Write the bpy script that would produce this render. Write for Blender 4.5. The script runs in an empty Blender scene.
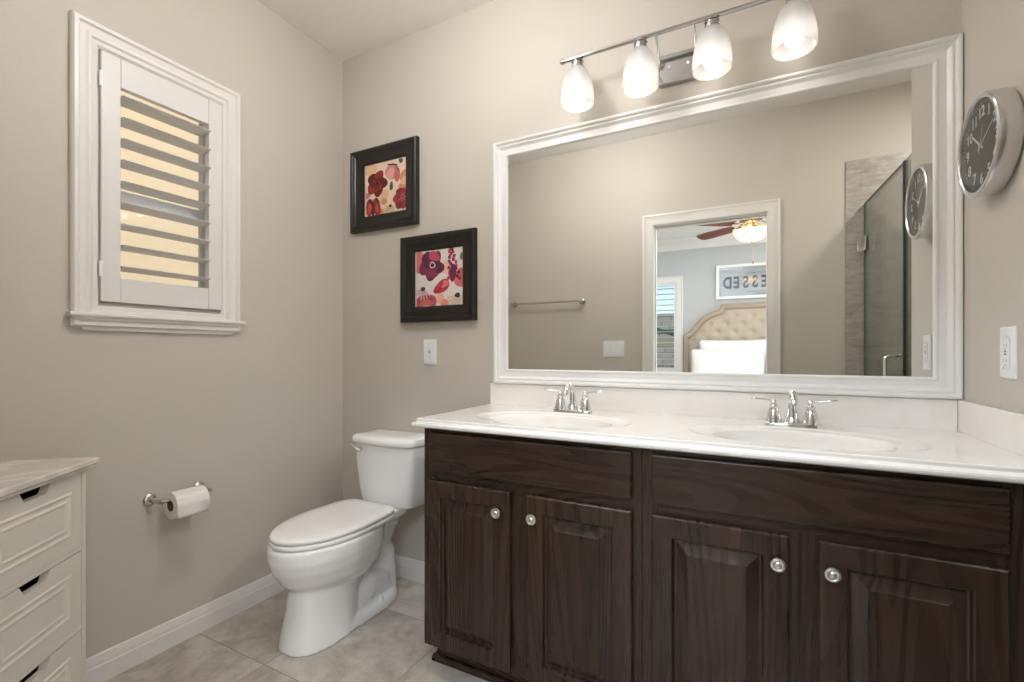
import bpy, bmesh, math, random
from mathutils import Vector, Matrix
sc = bpy.context.scene
COL = sc.collection
PI = math.pi
random.seed(7)
R = math.radians

# ------------------------------------------------------------------ camera, world, sun, exposure
CAM = (2.009, -1.849, 1.140)
cd = bpy.data.cameras.new('camera'); cam = bpy.data.objects.new('camera', cd); COL.objects.link(cam)
cam.location = CAM
cam.rotation_euler = (R(90), 0, R(27.42))
cd.sensor_width = 36.0
cd.lens = 466.0 / 1024 * 36.0
cd.shift_y = 11.0 / 1024
cd.clip_start = 0.01
sc.camera = cam

sc.view_settings.view_transform = 'Standard'
sc.view_settings.look = 'None'
sc.view_settings.exposure = 0.71
sc.view_settings.gamma = 1.0
sc.view_settings.use_curve_mapping = False

world = bpy.data.worlds.new('world'); sc.world = world; world.use_nodes = True
wn = world.node_tree; wn.nodes.clear()
wo = wn.nodes.new('ShaderNodeOutputWorld'); wb = wn.nodes.new('ShaderNodeBackground')
sky = wn.nodes.new('ShaderNodeTexSky'); sky.sky_type = 'NISHITA'; sky.sun_disc = False
sky.sun_elevation = R(42); sky.sun_rotation = R(110); sky.altitude = 0; sky.air_density = 1.0; sky.dust_density = 0.6
wb.inputs['Strength'].default_value = 0.15
wn.links.new(sky.outputs[0], wb.inputs[0]); wn.links.new(wb.outputs[0], wo.inputs[0])

def light(name, typ, loc, energy, color=(1, 1, 1), size=None, sizey=None, rot=None, spread=None):
    l = bpy.data.lights.new(name, typ); l.energy = energy; l.color = color
    if typ == 'AREA':
        l.shape = 'RECTANGLE' if sizey else 'DISK'
        l.size = size
        if sizey: l.size_y = sizey
        if spread: l.spread = spread
    if typ == 'POINT' and size: l.shadow_soft_size = size
    o = bpy.data.objects.new(name, l); COL.objects.link(o); o.location = loc
    if rot: o.rotation_euler = rot
    return o

sun = light('sun', 'SUN', (6, 0, 8), 1.6, (1.0, 0.96, 0.92)); sun.data.angle = R(0.6)
sun.rotation_euler = (R(-24), R(48), 0)
BED_COL = (0.94, 0.97, 1.0)
light('bedroom_ceiling_fill', 'AREA', (1.2, -3.3, 2.70), 34, BED_COL, 4.2, 1.8, (0, 0, 0))  # unseen fill lamp added under the bedroom ceiling
light('bedroom_side_fill', 'AREA', (4.5, -3.4, 1.5), 38, (0.86, 0.95, 1.0), 2.0, 1.9, (0, R(90), 0))  # added side lamp in the bedroom, stands in for daylight from an unseen window
doorway_fill = light('bedroom_doorway_fill', 'AREA', (1.65, -2.62, 2.53), 38, (0.70, 0.85, 1.0), 1.7, 0.30)  # added cool lamp, kept above the mirrored doorway view, fills the lower bathroom
doorway_fill.rotation_euler = (Vector((1.35, 0.0, 0.75)) - Vector((1.65, -2.62, 2.53))).to_track_quat('-Z', 'Y').to_euler()
light('shower_fill_lamp', 'AREA', (3.2, -0.8, 2.715), 15, (1.0, 0.97, 0.94), 0.3, None, (0, 0, 0))  # added lamp that brightens the shower tile
BULB_STRENGTH = 9.0
FILL_GLOBE_STRENGTH = 42.0  # added globe, fills the whole bathroom

# ------------------------------------------------------------------ materials
def lin(c):
    return tuple((v / 255 / 12.92) if v / 255 <= 0.04045 else ((v / 255 + 0.055) / 1.055) ** 2.4 for v in c)

MATS = {}
def mat(name, col, rough=0.5, metal=0.0, spec=0.5, **kw):
    if name in MATS: return MATS[name]
    m = bpy.data.materials.new(name); m.use_nodes = True; MATS[name] = m
    b = m.node_tree.nodes['Principled BSDF']
    c = lin(col) if max(col) > 1 else col
    b.inputs['Base Color'].default_value = (*c, 1)
    b.inputs['Roughness'].default_value = rough
    b.inputs['Metallic'].default_value = metal
    b.inputs['Specular IOR Level'].default_value = spec
    for k, v in kw.items():
        b.inputs[k.replace('_', ' ')].default_value = v
    return m

def nodes(m): return m.node_tree.nodes, m.node_tree.links, m.node_tree.nodes['Principled BSDF']

def world_pos(m, scale=(1, 1, 1), rot=(0, 0, 0)):
    n, l, b = nodes(m)
    g = n.new('ShaderNodeNewGeometry'); mp = n.new('ShaderNodeMapping')
    mp.inputs['Scale'].default_value = scale; mp.inputs['Rotation'].default_value = rot
    l.new(g.outputs['Position'], mp.inputs['Vector']); return mp.outputs[0]

def board_pos(m, scale):
    """world position shifted by a random amount per board, so that each part has its own grain"""
    n, l, b = nodes(m)
    g = n.new('ShaderNodeNewGeometry'); oi = n.new('ShaderNodeObjectInfo'); k = n.new('ShaderNodeMath'); k.operation = 'MULTIPLY'; k.inputs[1].default_value = 7.0
    l.new(oi.outputs['Random'], k.inputs[0]); ad = n.new('ShaderNodeVectorMath'); ad.operation = 'ADD'
    l.new(g.outputs['Position'], ad.inputs[0]); l.new(k.outputs[0], ad.inputs[1])
    mp = n.new('ShaderNodeMapping'); mp.inputs['Scale'].default_value = scale; l.new(ad.outputs[0], mp.inputs['Vector']); return mp.outputs[0]

def noise(m, vec, scale, detail=4, rough=0.5, dist=0.0):
    n, l, b = nodes(m); t = n.new('ShaderNodeTexNoise')
    t.inputs['Scale'].default_value = scale; t.inputs['Detail'].default_value = detail
    t.inputs['Roughness'].default_value = rough; t.inputs['Distortion'].default_value = dist
    l.new(vec, t.inputs['Vector']); return t.outputs['Fac']

def ramp(m, fac, stops):
    n, l, b = nodes(m); r = n.new('ShaderNodeValToRGB'); e = r.color_ramp.elements
    while len(e) < len(stops): e.new(0.5)
    for i, (p, c) in enumerate(stops):
        e[i].position = p; e[i].color = (*(lin(c) if max(c) > 1 else c), 1)
    l.new(fac, r.inputs[0]); return r.outputs[0]

def bump(m, h, strength, dist=0.001):
    n, l, b = nodes(m); k = n.new('ShaderNodeBump')
    k.inputs['Strength'].default_value = strength; k.inputs['Distance'].default_value = dist
    l.new(h, k.inputs['Height']); l.new(k.outputs[0], b.inputs['Normal']); return k

def math_(m, op, a, bb=None, clamp=False):
    n, l, _ = nodes(m); k = n.new('ShaderNodeMath'); k.operation = op; k.use_clamp = clamp
    for i, v in enumerate((a, bb)):
        if v is None: continue
        if isinstance(v, (int, float)): k.inputs[i].default_value = v
        else: l.new(v, k.inputs[i])
    return k.outputs[0]

def mix(m, fac, a, bb):
    n, l, _ = nodes(m); k = n.new('ShaderNodeMix'); k.data_type = 'RGBA'
    if isinstance(fac, (int, float)): k.inputs[0].default_value = fac
    else: l.new(fac, k.inputs[0])
    for i, v in ((6, a), (7, bb)):
        if isinstance(v, tuple): k.inputs[i].default_value = (*lin(v), 1) if max(v) > 1 else (*v, 1)
        else: l.new(v, k.inputs[i])
    return k.outputs[2]

def paint_mat(name, col, rough, bs=0.25, scale=130):
    m = mat(name, col, rough, spec=0.3); v = world_pos(m)
    bump(m, noise(m, v, scale, 3, 0.55), bs, 0.0012); return m

M_wall = paint_mat('beige_wall_paint', (197, 189, 178), 0.55, 0.30, 95)
M_wall_bed = paint_mat('grey_bedroom_paint', (190, 189, 188), 0.6, 0.15)
M_ceil = paint_mat('ceiling_paint', (238, 234, 229), 0.7, 0.45, 60)
M_trim = mat('white_trim_paint', (226, 221, 215), 0.32)
M_white = mat('white_semi_gloss', (226, 222, 217), 0.30)
M_shutter = mat('white_shutter_paint', (222, 218, 214), 0.35)
M_mirrorframe = mat('white_mirror_frame_paint', (234, 232, 229), 0.28)
M_porcelain = mat('white_porcelain', (247, 245, 242), 0.08, Coat_Weight=0.5, Coat_Roughness=0.03)
M_seat = mat('white_toilet_seat_plastic', (247, 244, 240), 0.18)
M_plastic = mat('white_plastic', (236, 235, 236), 0.3)
M_slot = mat('dark_slot', (60, 58, 56), 0.6)
M_chrome = mat('polished_chrome', (0.82, 0.83, 0.84), 0.06, 1.0)
M_nickel = mat('brushed_nickel', (0.62, 0.59, 0.55), 0.24, 1.0)
M_fixture = mat('satin_nickel_fixture', (0.42, 0.41, 0.40), 0.10, 1.0)
M_alu = mat('brushed_aluminium', (0.70, 0.70, 0.70), 0.20, 1.0)
M_dark = mat('black_rubber', (10, 11, 11), 0.6)
M_paper = mat('toilet_paper', (240, 236, 230), 0.9)
M_card = mat('cardboard_core', (120, 92, 70), 0.9)

# cultured marble counter
M_marble = mat('cultured_marble', (233, 226, 217), 0.10, Coat_Weight=0.4, Coat_Roughness=0.04)
v = world_pos(M_marble)
nn, ll, bb_ = nodes(M_marble)
ll.new(ramp(M_marble, noise(M_marble, v, 5, 5, 0.6, 0.6), [(0.35, (238, 231, 223)), (0.7, (244, 240, 234))]), bb_.inputs['Base Color'])
# dresser marble-look top
M_dtop = mat('pale_stone_top', (214, 205, 194), 0.25)
v = world_pos(M_dtop)
nn, ll, bb_ = nodes(M_dtop)
ll.new(ramp(M_dtop, noise(M_dtop, v, 4, 5, 0.55, 1.5), [(0.40, (205, 196, 185)), (0.5, (222, 214, 204)), (0.62, (208, 200, 189))]), bb_.inputs['Base Color'])
M_dresser = mat('white_painted_drawers', (222, 215, 204), 0.38)

def wood_mat(name, vertical=True, dark=(25, 17, 12), light_=(70, 49, 36), rough=0.27):
    m = mat(name, dark, rough, spec=0.5); n, l, b = nodes(m)
    pores = noise(m, board_pos(m, (70, 70, 2.4) if vertical else (2.4, 70, 90)), 1.0, 4, 0.6, 0.3)
    broad = noise(m, board_pos(m, (9, 9, 1.0) if vertical else (1.0, 9, 9)), 1.0, 3, 0.5, 0.2)
    # growth rings = contour lines of a smooth stretched field
    field = noise(m, board_pos(m, (5.0, 5.0, 0.55) if vertical else (0.9, 5.0, 6.5)), 1.0, 1.5, 0.45, 0.35)
    ringl = math_(m, 'MULTIPLY', math_(m, 'ADD', math_(m, 'SINE', math_(m, 'MULTIPLY', field, 125.0)), 1.0), 0.5)
    f = math_(m, 'ADD', math_(m, 'ADD', math_(m, 'MULTIPLY', pores, 0.46), math_(m, 'MULTIPLY', broad, 0.44)), math_(m, 'MULTIPLY', ringl, 0.08))
    l.new(ramp(m, f, [(0.28, dark), (0.72, light_)]), b.inputs['Base Color'])
    bump(m, math_(m, 'ADD', math_(m, 'MULTIPLY', pores, 0.6), math_(m, 'MULTIPLY', ringl, 0.15)), 0.15, 0.0006)
    l.new(math_(m, 'ADD', math_(m, 'MULTIPLY', ringl, 0.10), rough - 0.04), b.inputs['Roughness'])
    return m
M_woodv = wood_mat('espresso_oak_vertical', True)
M_woodh = wood_mat('espresso_oak_horizontal', False)

# floor tile : 0.487 m grid
M_floor = mat('stone_look_floor_tile', (170, 160, 150), 0.33)
def tile_floor(m, x0, y0, p, gw):
    n, l, b = nodes(m); v = world_pos(m)
    s = n.new('ShaderNodeSeparateXYZ'); l.new(v, s.inputs[0])
    def joint(o, off):
        fx = math_(m, 'FRACT', math_(m, 'DIVIDE', math_(m, 'SUBTRACT', o, off - 20 * p), p))
        d = math_(m, 'MINIMUM', fx, math_(m, 'SUBTRACT', 1.0, fx))
        return math_(m, 'LESS_THAN', d, gw / 2 / p)
    j = math_(m, 'MAXIMUM', joint(s.outputs[0], x0), joint(s.outputs[1], y0))
    # each tile its own tone and veining offset
    ix = math_(m, 'FLOOR', math_(m, 'DIVIDE', math_(m, 'SUBTRACT', s.outputs[0], x0 - 20 * p), p))
    iy = math_(m, 'FLOOR', math_(m, 'DIVIDE', math_(m, 'SUBTRACT', s.outputs[1], y0 - 20 * p), p))
    wn_ = n.new('ShaderNodeTexWhiteNoise'); wn_.noise_dimensions = '2D'
    cb = n.new('ShaderNodeCombineXYZ'); l.new(ix, cb.inputs[0]); l.new(iy, cb.inputs[1]); l.new(cb.outputs[0], wn_.inputs['Vector'])
    off = n.new('ShaderNodeVectorMath'); off.operation = 'MULTIPLY_ADD'
    l.new(wn_.outputs['Color'], off.inputs[0]); off.inputs[1].default_value = (9, 9, 9); l.new(v, off.inputs[2])
    f1 = noise(m, off.outputs[0], 4.2, 8, 0.66, 0.9)
    f2 = noise(m, off.outputs[0], 17, 6, 0.65, 0.3)
    f = math_(m, 'ADD', math_(m, 'MULTIPLY', f1, 0.62), math_(m, 'MULTIPLY', f2, 0.38))
    c = ramp(m, f, [(0.34, (150, 140, 130)), (0.47, (178, 169, 158)), (0.56, (196, 188, 178)), (0.70, (208, 201, 192))])
    l.new(mix(m, j, c, (138, 129, 120)), b.inputs['Base Color'])
    h = math_(m, 'SUBTRACT', math_(m, 'MULTIPLY', f2, 0.15), j)
    bump(m, h, 0.5, 0.0012)
tile_floor(M_floor, 0.425, -0.270, 0.487, 0.0035)

# shower wall tile
M_stile = mat('taupe_shower_tile', (168, 160, 150), 0.35)
def tile_wall(m):
    n, l, b = nodes(m); v = world_pos(m)
    s = n.new('ShaderNodeSeparateXYZ'); l.new(v, s.inputs[0])
    px_, pz = 0.60, 0.30
    row = math_(m, 'FLOOR', math_(m, 'DIVIDE', s.outputs[2], pz))
    sh = math_(m, 'MULTIPLY', math_(m, 'FRACT', math_(m, 'MULTIPLY', row, 0.5)), px_)
    hz = math_(m, 'ADD', s.outputs[0], s.outputs[1])
    fx = math_(m, 'FRACT', math_(m, 'DIVIDE', math_(m, 'ADD', math_(m, 'ADD', hz, 10.2), sh), px_))
    fz = math_(m, 'FRACT', math_(m, 'DIVIDE', s.outputs[2], pz))
    jx = math_(m, 'LESS_THAN', fx, 0.003 / px_); jz = math_(m, 'LESS_THAN', fz, 0.003 / pz)
    j = math_(m, 'MAXIMUM', jx, jz)
    v2 = world_pos(m, (5, 5, 14))
    f = noise(m, v2, 2.2, 8, 0.68, 0.8)
    c = ramp(m, f, [(0.33, (146, 138, 129)), (0.5, (164, 156, 147)), (0.68, (180, 173, 165))])
    l.new(mix(m, math_(m, 'MULTIPLY', j, 0.45), c, (130, 123, 115)), b.inputs['Base Color'])
tile_wall(M_stile)

def glass_mat(name, tint, rough=0.0, refl=1.0):
    m = bpy.data.materials.new(name); m.use_nodes = True; MATS[name] = m
    n, l = m.node_tree.nodes, m.node_tree.links; n.clear()
    o = n.new('ShaderNodeOutputMaterial'); mx = n.new('ShaderNodeMixShader')
    t = n.new('ShaderNodeBsdfTransparent'); g = n.new('ShaderNodeBsdfGlossy'); fr = n.new('ShaderNodeFresnel')
    fr.inputs[0].default_value = 1.45; g.inputs['Roughness'].default_value = rough
    t.inputs[0].default_value = (*tint, 1)
    ml = n.new('ShaderNodeMath'); ml.operation = 'MULTIPLY'; ml.inputs[1].default_value = refl
    l.new(fr.outputs[0], ml.inputs[0]); l.new(ml.outputs[0], mx.inputs[0])
    l.new(t.outputs[0], mx.inputs[1]); l.new(g.outputs[0], mx.inputs[2]); l.new(mx.outputs[0], o.inputs[0])
    return m
M_glass = glass_mat('clear_window_glass', (0.95, 0.97, 0.97))
M_sglass = glass_mat('greenish_shower_glass', (0.91, 0.94, 0.915), 0, 0.6)
M_gedge = mat('dark_green_glass_edge', (96, 104, 98), 0.2)
M_picglass = glass_mat('picture_glass', (0.97, 0.97, 0.97), 0.02)

M_mirror = bpy.data.materials.new('mirror_silver'); M_mirror.use_nodes = True
n, l = M_mirror.node_tree.nodes, M_mirror.node_tree.links; n.clear()
o_ = n.new('ShaderNodeOutputMaterial'); g_ = n.new('ShaderNodeBsdfGlossy'); g_.inputs['Roughness'].default_value = 0.0
g_.inputs['Color'].default_value = (0.90, 0.915, 0.89, 1); l.new(g_.outputs[0], o_.inputs[0])

def emit(name, col, strength):
    m = bpy.data.materials.new(name); m.use_nodes = True; MATS[name] = m
    n, l = m.node_tree.nodes, m.node_tree.links; n.clear()
    o = n.new('ShaderNodeOutputMaterial'); e = n.new('ShaderNodeEmission')
    e.inputs[0].default_value = (*col, 1); e.inputs[1].default_value = strength; l.new(e.outputs[0], o.inputs[0]); return m
M_bulb = emit('warm_white_bulb', (1.0, 0.94, 0.87), BULB_STRENGTH)
M_fanbowl_glow = emit('lit_fan_bulb', (1.0, 0.74, 0.46), 80)
M_fill_lens = emit('fill_light_lens', (1.0, 0.95, 0.88), 3.0)  # lens of the added shower light
M_fill_globe = emit('fill_globe_glow', (0.985, 0.985, 0.99), FILL_GLOBE_STRENGTH)  # glow of the added ceiling globe

def shade_glass(name, col, transp, trans_w, rough=0.25):
    m = bpy.data.materials.new(name); m.use_nodes = True; MATS[name] = m
    n, l = m.node_tree.nodes, m.node_tree.links; n.clear()
    o = n.new('ShaderNodeOutputMaterial')
    tr = n.new('ShaderNodeBsdfTransparent'); tl = n.new('ShaderNodeBsdfTranslucent'); df = n.new('ShaderNodeBsdfDiffuse')
    gl = n.new('ShaderNodeBsdfGlossy'); gl.inputs['Roughness'].default_value = rough
    fr = n.new('ShaderNodeLayerWeight'); fr.inputs[0].default_value = 0.35
    for s_ in (tl, df): s_.inputs[0].default_value = (*col, 1)
    a = n.new('ShaderNodeMixShader'); a.inputs[0].default_value = 0.45; l.new(tl.outputs[0], a.inputs[1]); l.new(df.outputs[0], a.inputs[2])
    b = n.new('ShaderNodeMixShader'); b.inputs[0].default_value = transp; l.new(a.outputs[0], b.inputs[1]); l.new(tr.outputs[0], b.inputs[2])
    c = n.new('ShaderNodeMixShader'); l.new(b.outputs[0], c.inputs[1]); l.new(gl.outputs[0], c.inputs[2])
    mm = n.new('ShaderNodeMath'); mm.operation = 'MULTIPLY'; mm.inputs[1].default_value = 0.35
    l.new(fr.outputs['Facing'], mm.inputs[0]); l.new(mm.outputs[0], c.inputs[0])
    l.new(c.outputs[0], o.inputs[0]); return m
M_shade = shade_glass('frosted_ribbed_glass', (0.74, 0.74, 0.73), 0.42, 0.4)
M_shade_low = shade_glass('clearer_ribbed_glass_rim', (0.86, 0.85, 0.83), 0.62, 0.4)
M_bowl = shade_glass('amber_alabaster_glass', (1.0, 0.86, 0.66), 0.35, 0.6)

# ------------------------------------------------------------------ mesh builder
class MB:
    def __init__(s): s.v = []; s.f = []; s.m = []; s.cur = 0
    def add(s, verts, faces, mi=None):
        b = len(s.v); s.v += [tuple(p) for p in verts]
        s.f += [tuple(i + b for i in f) for f in faces]; s.m += [s.cur if mi is None else mi] * len(faces); return s
    def box(s, x0, y0, z0, x1, y1, z1, mi=None):
        V = [(x, y, z) for z in (z0, z1) for y in (y0, y1) for x in (x0, x1)]
        return s.add(V, [(0, 2, 3, 1), (4, 5, 7, 6), (0, 1, 5, 4), (2, 6, 7, 3), (0, 4, 6, 2), (1, 3, 7, 5)], mi)
    def prism(s, poly, fn, d0, d1, mi=None):
        """poly: list of (u,v); fn(u,v,d)->xyz; extruded from d0 to d1"""
        n = len(poly); V = [fn(u, v, d0) for u, v in poly] + [fn(u, v, d1) for u, v in poly]
        F = [tuple(range(n))[::-1], tuple(range(n, 2 * n))] + [(i, (i + 1) % n, n + (i + 1) % n, n + i) for i in range(n)]
        return s.add(V, F, mi)
    def loft(s, rings, cap0=True, cap1=True, closed=True, mi=None):
        n = len(rings[0]); V = [p for r in rings for p in r]; F = []
        for k in range(len(rings) - 1):
            for i in range(n if closed else n - 1):
                a, b = k * n + i, k * n + (i + 1) % n
                F.append((a, b, b + n, a + n))
        if cap0: F.append(tuple(range(n))[::-1])
        if cap1: F.append(tuple((len(rings) - 1) * n + i for i in range(n)))
        return s.add(V, F, mi)
    def lathe(s, prof, seg=32, axis='z', c=(0, 0, 0), mi=None, cap0=False, cap1=False, rib=0, ribn=0):
        rings = []
        for r, h in prof:
            ring = []
            for i in range(seg):
                t = 2 * PI * i / seg; rr = r * (1 + rib * (1 if i % 2 else -1)) if rib else r
                a, b = rr * math.cos(t), rr * math.sin(t)
                p = {'z': (a, b, h), 'y': (a, h, b), 'x': (h, a, b)}[axis]
                ring.append((p[0] + c[0], p[1] + c[1], p[2] + c[2]))
            rings.append(ring)
        return s.loft(rings, cap0, cap1, mi=mi)
    def tube(s, pts, rad, seg=12, caps=True, mi=None, flat=None):
        """tube through points; rad number or list; flat=(sx) scales the second axis"""
        P = [Vector(p) for p in pts]; n = len(P); rings = []
        T0 = (P[1] - P[0]).normalized()
        up = Vector((0, 0, 1)) if abs(T0.z) < 0.9 else Vector((0, 1, 0))
        N = T0.cross(up).normalized()
        for i in range(n):
            T = ((P[min(i + 1, n - 1)] - P[max(i - 1, 0)])).normalized()
            N = (N - T * N.dot(T)).normalized(); B = T.cross(N)
            r = rad[i] if isinstance(rad, (list, tuple)) else rad
            f = flat if flat else 1.0
            rings.append([tuple(P[i] + N * (r * math.cos(2 * PI * k / seg)) + B * (r * f * math.sin(2 * PI * k / seg))) for k in range(seg)])
        return s.loft(rings, caps, caps, mi=mi)
    def rings_rect(s, fn, u0, v0, u1, v1, prof, cap=False, mi=None):
        """concentric mitred rectangle rings: prof = [(inset, depth)]; cap closes the last"""
        rings = []
        for ins, d in prof:
            rings.append([fn(u0 + ins, v0 + ins, d), fn(u1 - ins, v0 + ins, d), fn(u1 - ins, v1 - ins, d), fn(u0 + ins, v1 - ins, d)])
        return s.loft(rings, False, cap, mi=mi)
    def sphere(s, c, r, seg=20, rg=12, sx=1, sy=1, sz=1, mi=None):
        rings = []
        for j in range(1, rg):
            a = PI * j / rg
            rings.append([(c[0] + r * sx * math.sin(a) * math.cos(2 * PI * i / seg), c[1] + r * sy * math.sin(a) * math.sin(2 * PI * i / seg), c[2] - r * sz * math.cos(a)) for i in range(seg)])
        b = len(s.v); s.loft(rings, False, False, mi=mi)
        k = len(s.v); s.add([(c[0], c[1], c[2] - r * sz), (c[0], c[1], c[2] + r * sz)], [])
        last = b + (rg - 2) * seg
        for i in range(seg):
            s.f.append((k, b + (i + 1) % seg, b + i)); s.f.append((k + 1, last + i, last + (i + 1) % seg)); s.m += [s.cur if mi is None else mi] * 2
        return s

def obj(name, mb, mats, parent=None, local=False, smooth=None, bevel=0, kind=None, seg=2, recalc=True):
    """link ONE mesh object. Vertices are in world space unless local. smooth = sharp angle in degrees"""
    me = bpy.data.meshes.new(name)
    V = [Vector(p) for p in mb.v]
    if parent is not None:
        off = Vector((0, 0, 0)) if local else world_loc(parent)
        loc = (0, 0, 0)
    else:
        if local: off = Vector((0, 0, 0))
        else:
            xs = [p.x for p in V]; ys = [p.y for p in V]; zs = [p.z for p in V]
            off = Vector(((min(xs) + max(xs)) / 2, (min(ys) + max(ys)) / 2, min(zs)))
        loc = off
    me.from_pydata([tuple(p - off) for p in V], [], mb.f)
    if not isinstance(mats, (list, tuple)): mats = [mats]
    for m in mats: me.materials.append(m)
    me.polygons.foreach_set('material_index', [min(i, len(mats) - 1) for i in mb.m])
    if recalc:
        bm = bmesh.new(); bm.from_mesh(me); bmesh.ops.recalc_face_normals(bm, faces=bm.faces); bm.to_mesh(me); bm.free()
    if smooth is not None:
        me.polygons.foreach_set('use_smooth', [True] * len(me.polygons))
        me.set_sharp_from_angle(angle=R(smooth))
    me.update()
    o = bpy.data.objects.new(name, me); COL.objects.link(o)
    o.location = loc if parent is None else (0, 0, 0)
    if parent is not None: o.parent = parent
    if bevel:
        bv = o.modifiers.new('bevel', 'BEVEL'); bv.width = bevel; bv.segments = seg; bv.limit_method = 'ANGLE'; bv.angle_limit = R(35)
        bv.harden_normals = False
    if kind: o['kind'] = kind
    return o

def world_loc(o):
    v = Vector((0, 0, 0))
    while o is not None: v += Vector(o.location); o = o.parent
    return v

def thing(name, label, cat, loc=(0, 0, 0), rotz=0, group=None):
    o = bpy.data.objects.new(name, None); COL.objects.link(o)
    o.empty_display_size = 0.05
    o.location = loc; o.rotation_euler = (0, 0, rotz); o['label'] = label; o['category'] = cat
    if group: o['group'] = group
    return o
def tag(o, label, cat, group=None):
    o['label'] = label; o['category'] = cat
    if group: o['group'] = group
    return o
def dup(root, loc, label):
    r = root.copy(); COL.objects.link(r); r.location = loc; r['label'] = label
    for ch in list(root.children):
        c = ch.copy(); COL.objects.link(c); c.parent = r
        for g in ch.children:
            d = g.copy(); COL.objects.link(d); d.parent = c
    return r
def struct(name, mb, m, **kw): return obj(name, mb, m, kind='structure', **kw)

# plane mappings (u, v, d) -> xyz, d = distance out of the surface
BACK = lambda y0=0.0: (lambda u, v, d: (u, y0 - d, v))          # surface facing -y
FRONT = lambda y0: (lambda u, v, d: (u, y0 + d, v))             # surface facing +y
LEFT = lambda x0=0.0: (lambda u, v, d: (x0 + d, u, v))          # surface facing +x
RIGHT = lambda x0: (lambda u, v, d: (x0 - d, u, v))             # surface facing -x

def text_mb(txt, size, fn, depth=0.0005, bold=0.0, align='CENTER', d0=0.0, mb=None, sx=1.0):
    """built-in lettering turned into a mesh; fn(u,v,d)->xyz, centred on (0,0)"""
    cu = bpy.data.curves.new('lettering', 'FONT'); cu.body = txt; cu.size = size; cu.align_x = align; cu.align_y = 'CENTER'
    cu.offset = bold; cu.extrude = depth / 2; cu.resolution_u = 3
    o = bpy.data.objects.new('lettering', cu); COL.objects.link(o)
    dg = bpy.context.evaluated_depsgraph_get(); me = bpy.data.meshes.new_from_object(o.evaluated_get(dg))
    mb = mb or MB()
    mb.add([fn(p.co.x * sx, p.co.y, p.co.z + depth / 2 + d0) for p in me.vertices], [tuple(f.vertices) for f in me.polygons])
    bpy.data.objects.remove(o); bpy.data.curves.remove(cu); bpy.data.meshes.remove(me)
    return mb

# ================================================================== ROOM SHELL
W = 2.556; H = 2.743; D = 1.70; T = 0.12
# window_1 hole in left wall
WY0, WY1, WZ0, WZ1 = -1.078, -0.662, 1.308, 2.188
b = MB(); b.box(-0.15, -D - 0.0, 0, 0, WY0, H); b.box(-0.15, WY1, 0, 0, 0, H)
b.box(-0.15, WY0, 0, 0, WY1, WZ0); b.box(-0.15, WY0, WZ1, 0, WY1, H)
struct('wall_left', b, M_wall)
b = MB(); b.box(-0.15, 0, 0, 3.72, T, H); struct('wall_back', b, M_wall)
b = MB(); b.box(W, -0.50, 0, W + 0.11, 0, H); struct('wall_right', b, M_wall)
# wall towards the bedroom with door opening
DX0, DX1, DZ = 1.348, 2.090, 2.073
b = MB(); b.box(-0.15, -D - T, 0, DX0, -D, H); b.box(DX1, -D - T, 0, 3.72, -D, H); b.box(DX0, -D - T, DZ, DX1, -D, H)
struct('wall_front', b, M_wall)
b = MB(); b.box(-0.15, -D - T, -0.10, 3.72, T, 0); struct('floor', b, M_floor)
b = MB(); b.box(-0.15, -D - T, H, 3.72, T, H + 0.1); struct('ceiling', b, M_ceil)
b = MB(); b.box(3.60, -D, 0, 3.72, 0, H); struct('wall_shower', b, M_stile)
# shower tile cladding
b = MB(); b.box(2.516, -D, 0, 3.60, -D + 0.010, 2.325); struct('wall_shower_front', b, M_stile, bevel=0.002)
b = MB(); b.box(W + 0.11, -0.010, 0, 3.60, 0, 2.325); struct('wall_shower_back', b, M_stile)
b = MB(); b.box(2.60, -D + 0.010, 0, 2.70, -0.50, 0.09); struct('trim_shower_curb', b, M_stile, bevel=0.004)

# baseboards
def baseboard(fn, u0, u1, name, h=0.100):
    prof = [(0, 0), (0.014, 0), (0.014, h * 0.60), (0.0115, h * 0.64), (0.0115, h * 0.78), (0.008, h * 0.86), (0.0065, h * 0.97), (0.004, h), (0, h)]
    b = MB(); r0 = [fn(u0, z, d) for d, z in prof]; r1 = [fn(u1, z, d) for d, z in prof]
    b.loft([r0, r1]); return struct(name, b, M_trim, smooth=30)
baseboard(LEFT(0), -D, -0.0, 'baseboard_left')
baseboard(BACK(0), 0.014, 0.955, 'baseboard_back')
baseboard(FRONT(-D), 0.014, DX0 - 0.075, 'baseboard_front')
baseboard(FRONT(-D), DX1 + 0.075, 2.515, 'baseboard_front_right')

# door casing (bath side + bedroom side) and jamb
def casing_u(fn, x0, x1, z1, w, name):
    b = MB(); prof = [(0, 0), (0, 0.016), (-0.012, 0.018), (-0.022, 0.013), (-0.050, 0.011), (-0.062, 0.014), (-w, 0.014), (-w, 0)]
    prof = [(-w, 0), (-w, 0.017), (-w + 0.010, 0.019), (-w + 0.020, 0.014), (-0.028, 0.011), (-0.012, 0.012), (0, 0.009), (0, 0)]
    rings = []
    for (cx, cz, sx, sz) in ((x0, 0, 1, 0), (x0, z1, 1, 1), (x1, z1, -1, 1), (x1, 0, -1, 0)):
        rings.append([fn(cx + sx * i, cz - sz * i, d) for i, d in prof])
    b.loft(rings); return struct(name, b, M_trim, smooth=25)
casing_u(FRONT(-D), DX0, DX1, DZ, 0.074, 'door_1_casing')
casing_u(BACK(-D - T), DX0, DX1, DZ, 0.074, 'door_1_bedroom_casing')
b = MB(); b.box(DX0, -D - T, 0, DX0 + 0.006, -D, DZ); b.box(DX1 - 0.006, -D - T, 0, DX1, -D, DZ); b.box(DX0, -D - T, DZ - 0.006, DX1, -D, DZ)
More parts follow.
